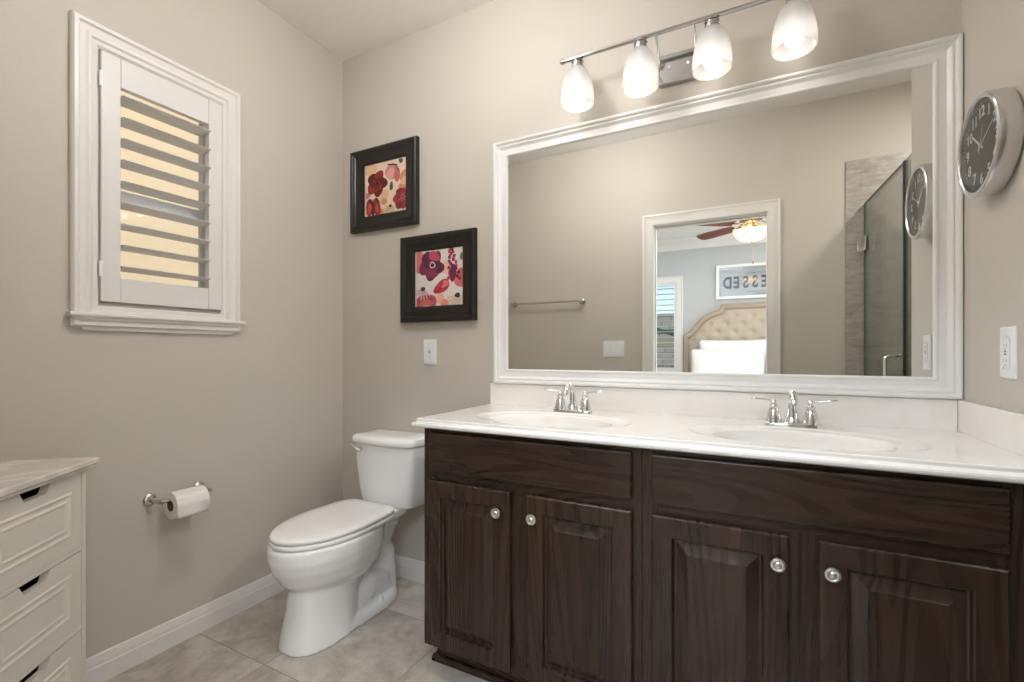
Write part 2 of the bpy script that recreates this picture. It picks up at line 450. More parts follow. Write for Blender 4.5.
b.box(DX0, -D - 0.07, 0, DX0 + 0.016, -D - 0.04, DZ); b.box(DX0, -D - 0.07, DZ - 0.016, DX1, -D - 0.04, DZ)
struct('door_1', b, M_trim)

# ------------------------------------------------------------------ window_1 on left wall: casing, sill, apron, shutter
b = MB()
prof = [(0, 0), (0, 0.016), (0.006, 0.024), (0.016, 0.024), (0.022, 0.017), (0.040, 0.014), (0.046, 0.017), (0.052, 0.017), (0.058, 0.011), (0.070, 0.009), (0.074, 0.004), (0.076, 0.004), (0.076, -0.015)]
b.rings_rect(LEFT(0), -1.156, 1.225, -0.587, 2.266, prof)
struct('window_1_casing', b, M_trim, smooth=25)
# sill ledge and apron (mitred returns)
b = MB()
yl, yr = -1.166, -0.578
b.prism([(0, 1.256), (0, 1.274), (0.034, 1.274), (0.040, 1.268), (0.040, 1.262), (0.032, 1.256)], lambda u, v, d: (u, d, v), yl, yr)
ap = [(0.000, 1.256), (0.028, 1.256), (0.027, 1.250), (0.020, 1.244), (0.019, 1.238), (0.013, 1.222), (0.012, 1.214), (0.000, 1.214)]
def apron_ring(side):
    return [(x, (yl + 0.008 + (0.028 - x) * 1.0 + (1.256 - z) * 0.45) if side < 0 else (yr - 0.008 - (0.028 - x) * 1.0 - (1.256 - z) * 0.45), z) for x, z in ap]
b.loft([apron_ring(-1), apron_ring(1)])
struct('window_1_sill', b, M_trim, smooth=25)
# window sash in the wall depth, glass
b = MB()
b.rings_rect(LEFT(-0.135), WY0, WZ0, WY1, WZ1, [(0, 0), (0, 0.03), (0.016, 0.03), (0.016, 0.0)])
b.box(-0.125, WY0 + 0.016, 1.715, -0.105, WY1 - 0.016, 1.748)
b.rings_rect(LEFT(-0.118), WY0 + 0.016, WZ0 + 0.016, WY1 - 0.016, 1.716, [(0, 0), (0, 0.014), (0.010, 0.014), (0.010, 0)])
struct('window_1', b, mat('vinyl_window', (225, 226, 228), 0.3), bevel=0.0015)
b = MB(); b.box(-0.118, WY0 + 0.016, WZ0 + 0.016, -0.114, WY1 - 0.016, WZ1 - 0.016)
struct('window_1_pane', b, M_glass)
b = MB(); b.rings_rect(LEFT(-0.030), WY0, WZ0, WY1, WZ1, [(0, 0.0), (0, 0.016), (0.016, 0.016), (0.016, 0.0), (0, 0)]); struct('window_1_stop', b, M_trim)

sh = thing('window_shutter', 'white plantation shutter with nine open louvers in the left wall window', 'shutter', (0.010, -0.864, 1.316))
SY0, SY1, SZ0, SZ1 = -1.0765, -0.6665, 1.3155, 2.1815
LY0, LY1, LZ0, LZ1 = -1.020, -0.720, 1.402, 2.079
b = MB()
for y0, y1 in ((SY0, LY0), (LY1, SY1)): b.box(-0.012, y0, SZ0, 0.016, y1, SZ1)
obj('stile', (lambda q: q)(MB().box(-0.012, SY0, SZ0, 0.016, LY0 - 0.0006, SZ1)), M_shutter, sh, bevel=0.002)
obj('stile', MB().box(-0.012, LY1 + 0.0006, SZ0, 0.016, SY1, SZ1), M_shutter, sh, bevel=0.002)
obj('rail', MB().box(-0.011, LY0, SZ0, 0.015, LY1, LZ0), M_shutter, sh, bevel=0.002)
obj('rail', MB().box(-0.011, LY0, LZ1, 0.015, LY1, SZ1), M_shutter, sh, bevel=0.002)
M_louver_edge = M_shutter
for k in range(9):
    zc = 1.4390 + k * 0.0755
    b = MB(); n_ = 20; r0 = []; r1 = []
    tilt = R(4)
    for i in range(n_):
        a = 2 * PI * i / n_
        x, z = 0.0415 * math.cos(a), 0.0058 * math.sin(a)
        x, z = x * math.cos(tilt) - z * math.sin(tilt), x * math.sin(tilt) + z * math.cos(tilt)
        r0.append((x - 0.004, LY0 + 0.0015, zc + z)); r1.append((x - 0.004, LY1 - 0.0015, zc + z))
    b.loft([r0, r1]); lv = obj('louver', b, M_shutter, sh, smooth=40)
    b = MB()
    b.lathe([(0.004, LY1 - 0.002), (0.004, LY1 + 0.001)], 10, 'y', (0.0205, 0, zc), cap0=True, cap1=True)
    b.v = [(x, y, z) for x, y, z in b.v]
b = MB()
for zc in (1.42, 2.07):
    b.box(0.010, SY0 - 0.006, zc - 0.03, 0.020, SY0 + 0.004, zc + 0.03)
    b.lathe([(0.004, zc - 0.032), (0.004, zc + 0.032)], 10, 'z', (0.020, SY0 - 0.002, 0), cap0=True, cap1=True)
h_ = obj('hinge', MB().box(0.0105, SY0 - 0.006, 1.40, 0.019, SY0 + 0.003, 1.455), M_plastic, sh, bevel=0.002)
h2 = h_.copy(); COL.objects.link(h2); h2.location.z += 0.655

# exterior beyond window_1: sunlit cream stucco house next door
b = MB(); b.box(-4.2, -6.0, -0.3, -3.0, 3.2, 4.6)
o = obj('neighbor_house', b, paint_mat('cream_stucco', (241, 209, 168), 0.9, 0.4, 20)); tag(o, 'cream stucco house wall seen through the shutter louvers', 'building')

# ------------------------------------------------------------------ floor-standing drawer cabinet (front left, set at an angle)
dr = thing('drawer_cabinet', 'white drawer cabinet with pale stone top and notched pulls, at left edge', 'cabinet', (0.28, -1.2145, 0), R(40))
DW, DD = 0.376, 0.262
b = MB()
b.box(-DD, -DW, 0.04, -0.0, -DW + 0.018, 0.800); b.box(-DD, -0.018, 0.04, 0.0, 0.0, 0.800)
b.box(-DD, -DW, 0.04, -DD + 0.012, 0, 0.800); b.box(-DD, -DW, 0.04, 0, 0, 0.058)
for z in (0.3405, 0.5685): b.box(-0.05, -DW + 0.018, z + 0.0015, -0.001, -0.018, z + 0.0145)
b.box(-0.03, -DW + 0.018, 0.058, -0.001, -0.018, 0.125)
for x, y in ((-DD, -DW), (-DD, -0.045), (-0.045, -DW), (-0.045, -0.045)): b.box(x, y, 0, x + 0.045, y + 0.045, 0.04)
obj('body', b, M_dresser, dr, local=True, bevel=0.0015)
b = MB(); pr = [(-0.040, 0.8), (-0.040, 0.8)]
b.rings_rect(lambda u, v, d: (u, v, d), -DD - 0.004, -DW - 0.022, 0.022, 0.022, [(0.016, 0.8005), (0.010, 0.8005), (0.008, 0.808), (0.004, 0.812), (0.0, 0.814), (0.0, 0.826), (0.003, 0.829)], cap=True)
b.rings_rect(lambda u, v, d: (u, v, d), -DD - 0.004, -DW - 0.022, 0.022, 0.022, [(0.016, 0.8005)], cap=True)
obj('top', b, M_dtop, dr, local=True, smooth=30)
def drawer_local(z0, z1):
    y0, y1 = -DW + 0.0205, -0.0205; yc = (y0 + y1) / 2
    fn = lambda u, v, d: (d, u, v)
    b = MB()
    poly = [(y0, z0), (y1, z0), (y1, z1), (yc + 0.050, z1), (yc + 0.036, z1 - 0.025), (yc - 0.036, z1 - 0.025), (yc - 0.050, z1), (y0, z1)]
    b.prism(poly, fn, -0.020, -0.001)
    # raised panel moulding lines
    a0, a1, c0, c1 = y0 + 0.040, y1 - 0.040, z0 + 0.040, z1 - 0.048
    b.rings_rect(fn, a0, c0, a1, c1, [(0, -0.0012), (0.003, 0.0022), (0.007, 0.0022), (0.011, -0.0006), (0.018, -0.0006), (0.022, 0.0018), (0.026, 0.0018), (0.030, 0.0000)], cap=True)
    o = obj('drawer', b, M_dresser, dr, local=True, smooth=20)
    b = MB(); b.box(-0.16, y0 + 0.01, z0 + 0.01, -0.150, y1 - 0.01, z1 - 0.012); b.box(-0.16, y0 + 0.01, z0 + 0.01, -0.0205, y1 - 0.01, z0 + 0.016)
    b.box(-0.16, y0 + 0.01, z0 + 0.016, -0.0205, y0 + 0.016, z1 - 0.012); b.box(-0.16, y1 - 0.016, z0 + 0.016, -0.0205, y1 - 0.01, z1 - 0.012)
    obj('drawer_box', b, mat('drawer_interior', (70, 55, 42), 0.7), o, local=True)
drawer_local(0.127, 0.340); drawer_local(0.3565, 0.568); drawer_local(0.5845, 0.7965)

# ------------------------------------------------------------------ toilet paper holder and roll
ph = thing('toilet_paper_holder', 'brushed nickel paper holder bar fixed to the left wall', 'holder', (0, -0.84, 0.56))
for yy in (-0.925, -0.752):
    b = MB(); b.lathe([(0.0, 0.0), (0.0225, 0.0), (0.0225, 0.006), (0.019, 0.010), (0.012, 0.012), (0.0, 0.012)], 28, 'x', (0, yy, 0.588)); obj('flange', b, M_nickel, ph, smooth=35)
    b = MB(); b.tube([(0.010, yy, 0.588), (0.045, yy, 0.588), (0.068, yy, 0.5875), (0.0765, yy + (0.006 if yy < -0.8 else -0.006), 0.587)], [0.0085, 0.0085, 0.0085, 0.0085], 14); obj('post', b, M_nickel, ph, smooth=50)
b = MB(); b.tube([(0.0765, -0.925, 0.587), (0.0765, -0.746, 0.587)], 0.0075, 16); obj('bar', b, M_nickel, ph, smooth=50)
b = MB(); RC = (0.079, -0.020, 0.566); ro, ri = 0.050, 0.0205
b.lathe([(ri, -0.874), (ro, -0.874), (ro, -0.760), (ri, -0.760), (ri, -0.874)], 48, 'y', RC)
tp = obj('toilet_paper_roll', b, M_paper, smooth=40); tag(tp, 'white toilet paper roll hanging on the nickel bar at left wall', 'toilet paper')
obj('core', MB().lathe([(ri, -0.8745), (ri - 0.0015, -0.8745), (ri - 0.0015, -0.7595), (ri, -0.7595), (ri, -0.8745)], 32, 'y', RC), M_card, tp, smooth=40)
# loose sheet hanging behind
b = MB(); r0 = []; r1 = []
pts = [(RC[0] + (ro + 0.001) * math.cos(a), RC[2] + (ro + 0.001) * math.sin(a)) for a in [R(60), R(30), R(0), R(-20)]] + [(0.1275, 0.535), (0.1265, 0.523)]
b.loft([[(x, -0.892, z) for x, z in pts], [(x, -0.782, z) for x, z in pts]], False, False, closed=False)
o = obj('loose_sheet', b, M_paper, tp, smooth=60); sm = o.modifiers.new('solid', 'SOLIDIFY'); sm.thickness = 0.0012

# ------------------------------------------------------------------ TOILET
TX = 0.445; TXT = 0.466
def sgn(x): return 1 if x >= 0 else -1
def egg(hw, yb, yw, yf, n=48, back_w=None, p=2.0, q=3.2):
    """plan outline: back at yb (half width back_w), widest hw at yw, front tip yf"""
    bw = back_w if back_w is not None else hw * 0.75
    pts = []
    for i in range(n):
        a = 2 * PI * i / n
        c, s_ = math.cos(a), math.sin(a)
        if s_ <= 0:   # front half
            x = hw * sgn(c) * abs(c) ** (2 / p); y = yw - (yw - yf) * abs(s_) ** (2 / p)
        else:         # back half: super-ellipse, squarer
            x = hw * sgn(c) * abs(c) ** (2 / q); t = abs(s_) ** (2 / q)
            y = yw + (yb - yw) * t
            x *= 1 - (1 - bw / hw) * t ** 2
        pts.append((TX + x, y))
    return pts
toilet = thing('toilet', 'white two-piece elongated toilet against the back wall beside dark vanity', 'toilet', (TX, -0.40, 0))
b = MB()
def ring(o2, z): return [(x, y, z) for x, y in o2]
# bowl (upper)
b.loft([ring(egg(0.060, -0.30, -0.42, -0.56), 0.170), ring(egg(0.105, -0.27, -0.43, -0.640), 0.205), ring(egg(0.145, -0.245, -0.45, -0.690), 0.255),
        ring(egg(0.166, -0.235, -0.47, -0.722), 0.310), ring(egg(0.174, -0.235, -0.48, -0.735), 0.352), ring(egg(0.175, -0.235, -0.48, -0.735), 0.390), ring(egg(0.172, -0.235, -0.48, -0.731), 0.404)])
# front column
b.loft([ring(egg(0.118, -0.36, -0.52, -0.690, back_w=0.085, p=2.4), 0.0), ring(egg(0.112, -0.36, -0.52, -0.684, back_w=0.08, p=2.4), 0.04), ring(egg(0.100, -0.36, -0.51, -0.664, back_w=0.075, p=2.3), 0.14), ring(egg(0.098, -0.34, -0.50, -0.655, back_w=0.07), 0.225), ring(egg(0.10, -0.32, -0.48, -0.64, back_w=0.07), 0.27)])
# foot slab
b.loft([ring(egg(0.117, -0.125, -0.30, -0.660, back_w=0.100, p=2.6), 0.0), ring(egg(0.115, -0.128, -0.30, -0.655, back_w=0.098, p=2.6), 0.028), ring(egg(0.103, -0.138, -0.30, -0.62, back_w=0.086, p=2.6), 0.046)])
# trapway
b.tube([(TX, -0.47, 0.10), (TX, -0.40, 0.16), (TX, -0.345, 0.235), (TX, -0.28, 0.285), (TX, -0.225, 0.275), (TX, -0.185, 0.20), (TX, -0.175, 0.10), (TX, -0.175, 0.02)],
       [0.070, 0.068, 0.066, 0.066, 0.068, 0.068, 0.068, 0.07], 20)
b.tube([(TX, -0.44, 0.02), (TX, -0.36, 0.075), (TX, -0.30, 0.115), (TX, -0.24, 0.09), (TX, -0.20, 0.03)], [0.080, 0.086, 0.090, 0.088, 0.080], 18)
# slender web and rear neck up to the deck
b.loft([ring(egg(0.045, -0.14, -0.25, -0.36), 0.03), ring(egg(0.045, -0.12, -0.22, -0.36), 0.25), ring(egg(0.085, -0.085, -0.2, -0.36), 0.35), ring(egg(0.118, -0.06, -0.2, -0.36, back_w=0.105), 0.385), ring(egg(0.120, -0.055, -0.2, -0.36, back_w=0.11), 0.413), ring(egg(0.117, -0.058, -0.2, -0.36, back_w=0.107), 0.420)])
bowl = obj('bowl', b, M_porcelain, toilet)
rm = bowl.modifiers.new('remesh', 'REMESH'); rm.mode = 'VOXEL'; rm.voxel_size = 0.0052; rm.use_smooth_shade = True
sm = bowl.modifiers.new('smooth', 'SMOOTH'); sm.factor = 0.6; sm.iterations = 9
def slab(name, z0, z1, hw, yb, yw, yf, bw, r, parent, m):
    b = MB(); e = lambda k: egg(hw - k, yb - k, yw, yf + k, 96, bw - k, q=7.0)
    b.loft([ring(e(r * 0.9), z0), ring(e(r * 0.2), z0 + r * 0.35), ring(e(0), z0 + r), ring(e(0), z1 - r), ring(e(r * 0.3), z1 - r * 0.3), ring(e(r), z1), ring(e(0.05), z1 + 0.002)])
    return obj(name, b, m, parent, smooth=60)
slab('seat', 0.4065, 0.4235, 0.172, -0.226, -0.45, -0.728, 0.150, 0.006, toilet, M_seat)
slab('lid', 0.4265, 0.4450, 0.171, -0.222, -0.45, -0.726, 0.150, 0.007, toilet, M_seat)
for sx in (-1, 1):
    b = MB(); b.lathe([(0, -0.022), (0.010, -0.022), (0.012, -0.018), (0.012, 0.018), (0.010, 0.022), (0, 0.022)], 16, 'x', (TX + sx * 0.075, -0.212, 0.420)); obj('hinge_cap', b, M_seat, toilet, smooth=40)
    b = MB(); b.lathe([(0.013, 0.040), (0.0125, 0.056), (0.009, 0.061), (0, 0.063)], 16, 'z', (TX + sx * 0.096, -0.285, 0)); obj('bolt_cap', b, M_seat, toilet, smooth=50)
def tank_ring(hw, yb, yf, bow, z, r=0.035, n=10):
    """rounded plan with a bowed, narrower front"""
    pts = []; fw = hw - 0.028
    cs = [(TXT + hw - 0.015, yb - 0.015, 0.015, 90, 0), (TXT + fw - r + 0.012, yf + r, r, 0, -78)]
    out = []
    for cx, cy, rr, a0, a1 in cs:
        for i in range(n):
            a = R(a0 + (a1 - a0) * i / (n - 1)); out.append((cx + rr * math.cos(a), cy + rr * math.sin(a)))
    m_ = 8; xe, ye = out[-1]
    for i in range(1, m_):
        t = i / m_; x = xe + (TXT - xe) * t; out.append((x, ye - bow * (1 - (1 - t) ** 2)))
    mid = (TXT, ye - bow)
    full = out + [mid] + [(2 * TXT - x, y) for x, y in reversed(out)]
    return [(x, y, z) for x, y in full]
b = MB()
b.loft([tank_ring(0.150, -0.035, -0.170, 0.016, 0.414), tank_ring(0.166, -0.025, -0.186, 0.018, 0.423), tank_ring(0.176, -0.022, -0.192, 0.018, 0.470), tank_ring(0.194, -0.018, -0.198, 0.02, 0.60), tank_ring(0.200, -0.016, -0.202, 0.02, 0.704)])
obj('tank', b, M_porcelain, toilet, smooth=50)
b = MB()
b.loft([tank_ring(0.198, -0.016, -0.202, 0.02, 0.7045), tank_ring(0.203, -0.010, -0.212, 0.02, 0.7065), tank_ring(0.207, -0.008, -0.216, 0.021, 0.714), tank_ring(0.207, -0.008, -0.216, 0.021, 0.728), tank_ring(0.205, -0.011, -0.209, 0.02, 0.739), tank_ring(0.190, -0.018, -0.196, 0.018, 0.745), tank_ring(0.12, -0.06, -0.15, 0.01, 0.747)])
obj('tank_lid', b, M_porcelain, toilet, smooth=50)
lev = MB(); lx = TXT - 0.112
lev.lathe([(0, -0.203), (0.014, -0.203), (0.014, -0.213), (0.009, -0.217), (0, -0.217)], 18, 'y', (lx, -0.004, 0.678))
lev.tube([(lx + 0.004, -0.232, 0.674), (lx - 0.012, -0.236, 0.684), (lx - 0.032, -0.238, 0.697), (lx - 0.042, -0.236, 0.702)], [0.0065, 0.0065, 0.007, 0.005], 12)
lev.tube([(lx, -0.214, 0.678), (lx, -0.234, 0.678)], 0.006, 10)
obj('flush_lever', lev, M_chrome, toilet, smooth=50)

# ------------------------------------------------------------------ VANITY CABINET
VX0, VX1, VY, VT = 0.962, 2.549, -0.512, 0.874
van = thing('vanity_cabinet', 'dark espresso wood vanity cabinet with four raised panel doors', 'cabinet', (1.75, -0.25, 0))
b = MB()
b.box(VX0, VY + 0.019, 0.098, VX0 + 0.018, -0.001, VT); b.box(VX1 - 0.018, VY + 0.019, 0.098, VX1, -0.001, VT)
b.box(VX0 + 0.018, VY + 0.019, 0.098, VX1 - 0.018, -0.001, 0.113); b.box(VX0 + 0.018, -0.012, 0.113, VX1 - 0.018, -0.001, VT)
b.box(VX0 + 0.018, -0.060, VT - 0.09, VX1 - 0.018, -0.012, VT)
obj('carcass', b, M_woodv, van, bevel=0.001)
b = MB()  # face frame stiles and rails
for x0, x1 in ((VX0, 1.020), (1.690, 1.7285), (1.7295, 1.772), (2.466, VX1)): b.box(x0, VY, 0.098, x1, VY + 0.019, VT)
for x0, x1 in ((1.295, 1.398), (2.066, 2.168)): b.box(x0, VY, 0.125, x1, VY + 0.019, 0.70)
obj('face_frame_stiles', b, M_woodv, van, bevel=0.001)['kind'] = 'stuff'
b = MB()
for x0, x1 in ((1.020, 1.690), (1.772, 2.466)):
    b.box(x0, VY + 0.0004, 0.845, x1, VY + 0.019, VT); b.box(x0, VY + 0.0004, 0.675, x1, VY + 0.019, 0.738); b.box(x0, VY + 0.0004, 0.098, x1, VY + 0.019, 0.135)
obj('face_frame_rails', b, M_woodh, van, bevel=0.001)['kind'] = 'stuff'
# recessed toe kick with bead moulding
b = MB(); b.box(VX0 + 0.004, -0.442, 0, VX1, -0.40, 0.098)
b.box(VX0 + 0.004, -0.40, 0, VX0 + 0.02, -0.02, 0.098)
tk = [(-0.442, 0), (-0.456, 0), (-0.456, 0.012), (-0.450, 0.020), (-0.442, 0.022)]
b.loft([[(VX0 - 0.010, y, z) for y, z in tk], [(VX1, y, z) for y, z in tk]])
b.box(VX0 - 0.010, -0.456, 0, VX0 + 0.004, -0.02, 0.018)
obj('toe_kick', b, M_woodh, van, bevel=0.001)
def raised_door(x0, x1, z0, z1):
    b = MB(); fn = BACK(VY)
    prof = [(0.003, 0.0005), (0.003, 0.006), (0.0, 0.007), (0.0, 0.0175), (0.003, 0.0205), (0.006, 0.021), (0.052, 0.021), (0.055, 0.0190), (0.058, 0.0085), (0.061, 0.0070), (0.065, 0.0070), (0.067, 0.0075), (0.0935, 0.0185), (0.0945, 0.0200)]
    b.rings_rect(fn, x0, z0, x1, z1, prof, cap=True)
    b.rings_rect(fn, x0, z0, x1, z1, [(0.003, 0.0005)], cap=True)
    return obj('door', b, M_woodv, van, smooth=12)
def drawer_front(x0, x1, z0, z1):
    b = MB(); fn = BACK(VY)
    b.rings_rect(fn, x0, z0, x1, z1, [(0.003, 0.0005), (0.003, 0.006), (0.0, 0.007), (0.0, 0.0165), (0.002, 0.0195), (0.005, 0.0205)], cap=True)
    b.rings_rect(fn, x0, z0, x1, z1, [(0.003, 0.0005)], cap=True)
    return obj('drawer_front', b, M_woodh, van, smooth=12)
def knob(x, z, parent):
    b = MB(); b.lathe([(0, 0.0), (0.007, 0.0), (0.006, 0.010), (0.009, 0.013), (0.0165, 0.015), (0.0172, 0.018), (0.0160, 0.0205), (0.0120, 0.0215), (0.0105, 0.0205), (0.0085, 0.0205), (0.0070, 0.0225), (0.0035, 0.0235), (0, 0.0238)], 32, 'y')
    b.v = [(x + p[0], VY - 0.0205 - p[1], z + p[2]) for p in b.v]
    return obj('knob', b, M_knob, parent, smooth=40)
M_knob = mat('pewter_knob', (0.74, 0.72, 0.69), 0.33, 1.0)
drawer_front(0.998, 1.703, 0.7235, 0.8575); drawer_front(1.759, 2.476, 0.7235, 0.8575)
zA, zB = 0.112, 0.6905
for (x0, x1, kx) in ((0.9885, 1.3155, 1.2755), (1.3765, 1.7035, 1.3785), (1.7585, 2.0855, 2.062), (2.1475, 2.4745, 2.171)):
    d_ = raised_door(x0, x1, zA, zB); knob(min(max(kx, x0 + 0.024), x1 - 0.024), 0.624, d_)

# ------------------------------------------------------------------ COUNTERTOP with two integral sinks
CT = 0.905; CX0, CX1, CYF = 0.950, W - 0.0015, -0.534
SINKS = ((1.368, -0.325), (2.118, -0.325))
OA, OB = 0.288, 0.172      # recess ellipse
IA, IB = 0.214, 0.138      # basin ellipse
def ell(cx, cy, a, bb, z, n=72, p=2.0):
    return [(cx + a * sgn(math.cos(t)) * abs(math.cos(t)) ** (2 / p), cy + bb * sgn(math.sin(t)) * abs(math.sin(t)) ** (2 / p), z) for t in (2 * PI * i / n for i in range(n))]
ct = thing('countertop', 'off-white cultured marble double sink countertop on the dark vanity', 'countertop', (1.75, -0.27, CT - 0.03))
# flat top with two elliptical holes
bm = bmesh.new()
def loop(pts):
    vs = [bm.verts.new(p) for p in pts]
    return [bm.edges.new((vs[i], vs[(i + 1) % len(vs)])) for i in range(len(vs))]
es = loop([(CX0, -0.0015, CT), (CX0, CYF, CT), (CX1, CYF, CT), (CX1, -0.0015, CT)])
for cx, cy in SINKS: es += loop(ell(cx, cy, OA, OB, CT))
bmesh.ops.triangle_fill(bm, use_beauty=True, edges=es)
bm.verts.ensure_lookup_table()
b = MB(); b.add([tuple(v.co) for v in bm.verts], [tuple(v.index for v in f.verts) for f in bm.faces]) if False else None
bm.verts.index_update()
b.add([tuple(v.co) for v in bm.verts], [tuple(v.index for v in f.verts) for f in bm.faces]); bm.free()
# ogee edge swept round left side and front
ep = [(0.0, 0.0), (0.002, -0.0006), (0.0035, -0.003), (0.0025, -0.0075), (0.0030, -0.0105), (0.006, -0.0125), (0.011, -0.0135), (0.015, -0.0165), (0.0162, -0.021), (0.0145, -0.027), (0.009, -0.031), (0.003, -0.0325), (-0.02, -0.0325)]
rings = []
for (x, y, dx, dy) in ((CX0, -0.0015, -1, 0), (CX0, CYF, -1, -1), (CX1, CYF, 0, -1)):
    rings.append([(x + dx * o_, y + dy * o_, CT + dz) for o_, dz in ep])
b.loft(rings, False, False, closed=False)
slab_o = obj('slab', b, M_marble, ct, smooth=30)
for cx, cy in SINKS:
    b = MB()
    R_ = [ell(cx, cy, OA, OB, CT), ell(cx, cy, OA - 0.006, OB - 0.005, CT - 0.0012), ell(cx, cy, OA - 0.016, OB - 0.009, CT - 0.0045), ell(cx, cy, OA - 0.030, OB - 0.016, CT - 0.0060),
          ell(cx, cy, IA + 0.014, IB + 0.006, CT - 0.0066), ell(cx, cy, IA + 0.004, IB + 0.002, CT - 0.0085), ell(cx, cy, IA, IB, CT - 0.012)]
    for k in range(1, 13):
        t = k / 12; R_.append(ell(cx, cy + 0.0 * t, IA * (1 - 0.9 * t ** 3.0) , IB * (1 - 0.86 * t ** 3.0), CT - 0.012 - 0.135 * (1 - (1 - t) ** 1.6)))
    b.loft(R_, False, True)
    s_ = obj('sink_basin', b, M_marble, ct, smooth=60)
    b = MB(); b.lathe([(0, 0.0), (0.008, 0.0), (0.012, 0.002), (0.021, 0.0035), (0.0235, 0.002), (0.0235, 0.0)], 24, 'z', (cx, cy, CT - 0.147)); obj('drain', b, M_chrome, s_, smooth=40)
b = MB(); b.box(CX0 - 0.003, -0.020, CT - 0.002, W - 0.011, -0.0005, 0.999); obj('backsplash', b, M_marble, ct, bevel=0.004, seg=3)
b = MB(); b.box(W - 0.011, -0.534, CT - 0.002, W - 0.0005, -0.0005, 0.999); obj('side_splash', b, M_marble, ct, bevel=0.004, seg=3)

# ------------------------------------------------------------------ FAUCETS
def faucet(cx, label):
    f = thing('faucet', label, 'faucet', (cx, -0.118, CT), 0, 'chrome centerset faucets')
    Y0 = -0.118
    b = MB()
    def rr(a, c, z, n=40): return [(cx + (a - c) * sgn(math.cos(t)) * min(1, abs(math.cos(t)) * 1.6) + c * math.cos(t), Y0 + c * math.sin(t), z) for t in (2 * PI * i / n for i in range(n))]
    b.loft([rr(0.080, 0.027, CT - 0.0015), rr(0.080, 0.027, CT + 0.006), rr(0.077, 0.024, CT + 0.011), rr(0.070, 0.018, CT + 0.0135)])
    obj('base_plate', b, M_chrome, f, smooth=50)
    for sx in (-1, 1):
        x = cx + sx * 0.051
        b = MB(); b.lathe([(0.0245, 0.009), (0.0240, 0.016), (0.0215, 0.026), (0.0185, 0.040), (0.0145, 0.052), (0.0125, 0.056), (0.0135, 0.059), (0.0130, 0.063), (0.0085, 0.067), (0, 0.068)], 28, 'z', (x, Y0, CT)); obj('handle_body', b, M_chrome, f, smooth=40)
        b = MB(); b.sphere((x, Y0, CT + 0.074), 0.0095, 16, 10)
        b.tube([(x, Y0, CT + 0.074), (x + sx * 0.014, Y0, CT + 0.079), (x + sx * 0.030, Y0 - 0.001, CT + 0.081), (x + sx * 0.050, Y0 - 0.003, CT + 0.083), (x + sx * 0.066, Y0 - 0.004, CT + 0.0845), (x + sx * 0.070, Y0 - 0.004, CT + 0.085)], [0.006, 0.0042, 0.0052, 0.0066, 0.0056, 0.002], 12, flat=0.7)
        obj('lever', b, M_chrome, f, smooth=50)
    b = MB()
    b.lathe([(0.024, 0.010), (0.0215, 0.016), (0.018, 0.026)], 24, 'z', (cx, Y0, CT))
    path = [(cx, Y0, CT + 0.022), (cx, Y0 + 0.001, CT + 0.040), (cx, Y0 + 0.001, CT + 0.060), (cx, Y0 - 0.001, CT + 0.078)]
    rad = [0.0185, 0.0155, 0.0130, 0.0118]
    for i in range(1, 15):
        a = PI - PI * 0.90 * i / 14
        path.append((cx, Y0 - 0.040 - 0.039 * math.cos(a) * -1 * -1 if False else Y0 - 0.001 - 0.038 * (1 + math.cos(a)), CT + 0.078 + 0.027 * math.sin(a))); rad.append(0.0115 - 0.0012 * i / 14)
    path.append((cx, path[-1][1] - 0.003, path[-1][2] - 0.014)); rad.append(0.0100)
    b.tube(path, rad, 18)
    obj('spout', b, M_chrome, f, smooth=50)
    b = MB(); b.tube([(cx, Y0 + 0.021, CT + 0.011), (cx, Y0 + 0.021, CT + 0.048)], 0.0026, 8); b.sphere((cx, Y0 + 0.021, CT + 0.052), 0.0055, 12, 8); obj('lift_rod', b, M_chrome, f, smooth=50)
    return f
fa = faucet(1.379, 'chrome two-handle faucet behind the left sink')
dup(fa, (2.117, -0.118, CT), 'chrome two-handle faucet behind the right sink')

# ------------------------------------------------------------------ WALL MIRROR
mr = thing('wall_mirror', 'large framed wall mirror with stepped white frame above the vanity', 'mirror', (1.756, 0, 1.006))
MX0, MX1, MZ0, MZ1 = 0.970, 2.5545, 1.0005, 2.076
b = MB()
prof = [(0.0, 0.001), (0.0, 0.028), (0.003, 0.032), (0.008, 0.033), (0.012, 0.031), (0.015, 0.025), (0.017, 0.023), (0.021, 0.025), (0.024, 0.024), (0.028, 0.019), (0.034, 0.0155), (0.052, 0.0140), (0.055, 0.0160), (0.060, 0.0155), (0.0635, 0.0105), (0.0640, 0.006)]
b.rings_rect(BACK(0), MX0, MZ0, MX1, MZ1, prof)
obj('frame', b, M_mirrorframe, mr, smooth=25)
b = MB(); b.box(MX0 + 0.05, -0.0075, MZ0 + 0.05, MX1 - 0.05, -0.002, MZ1 - 0.05); obj('mirror_glass', b, M_mirror, mr)

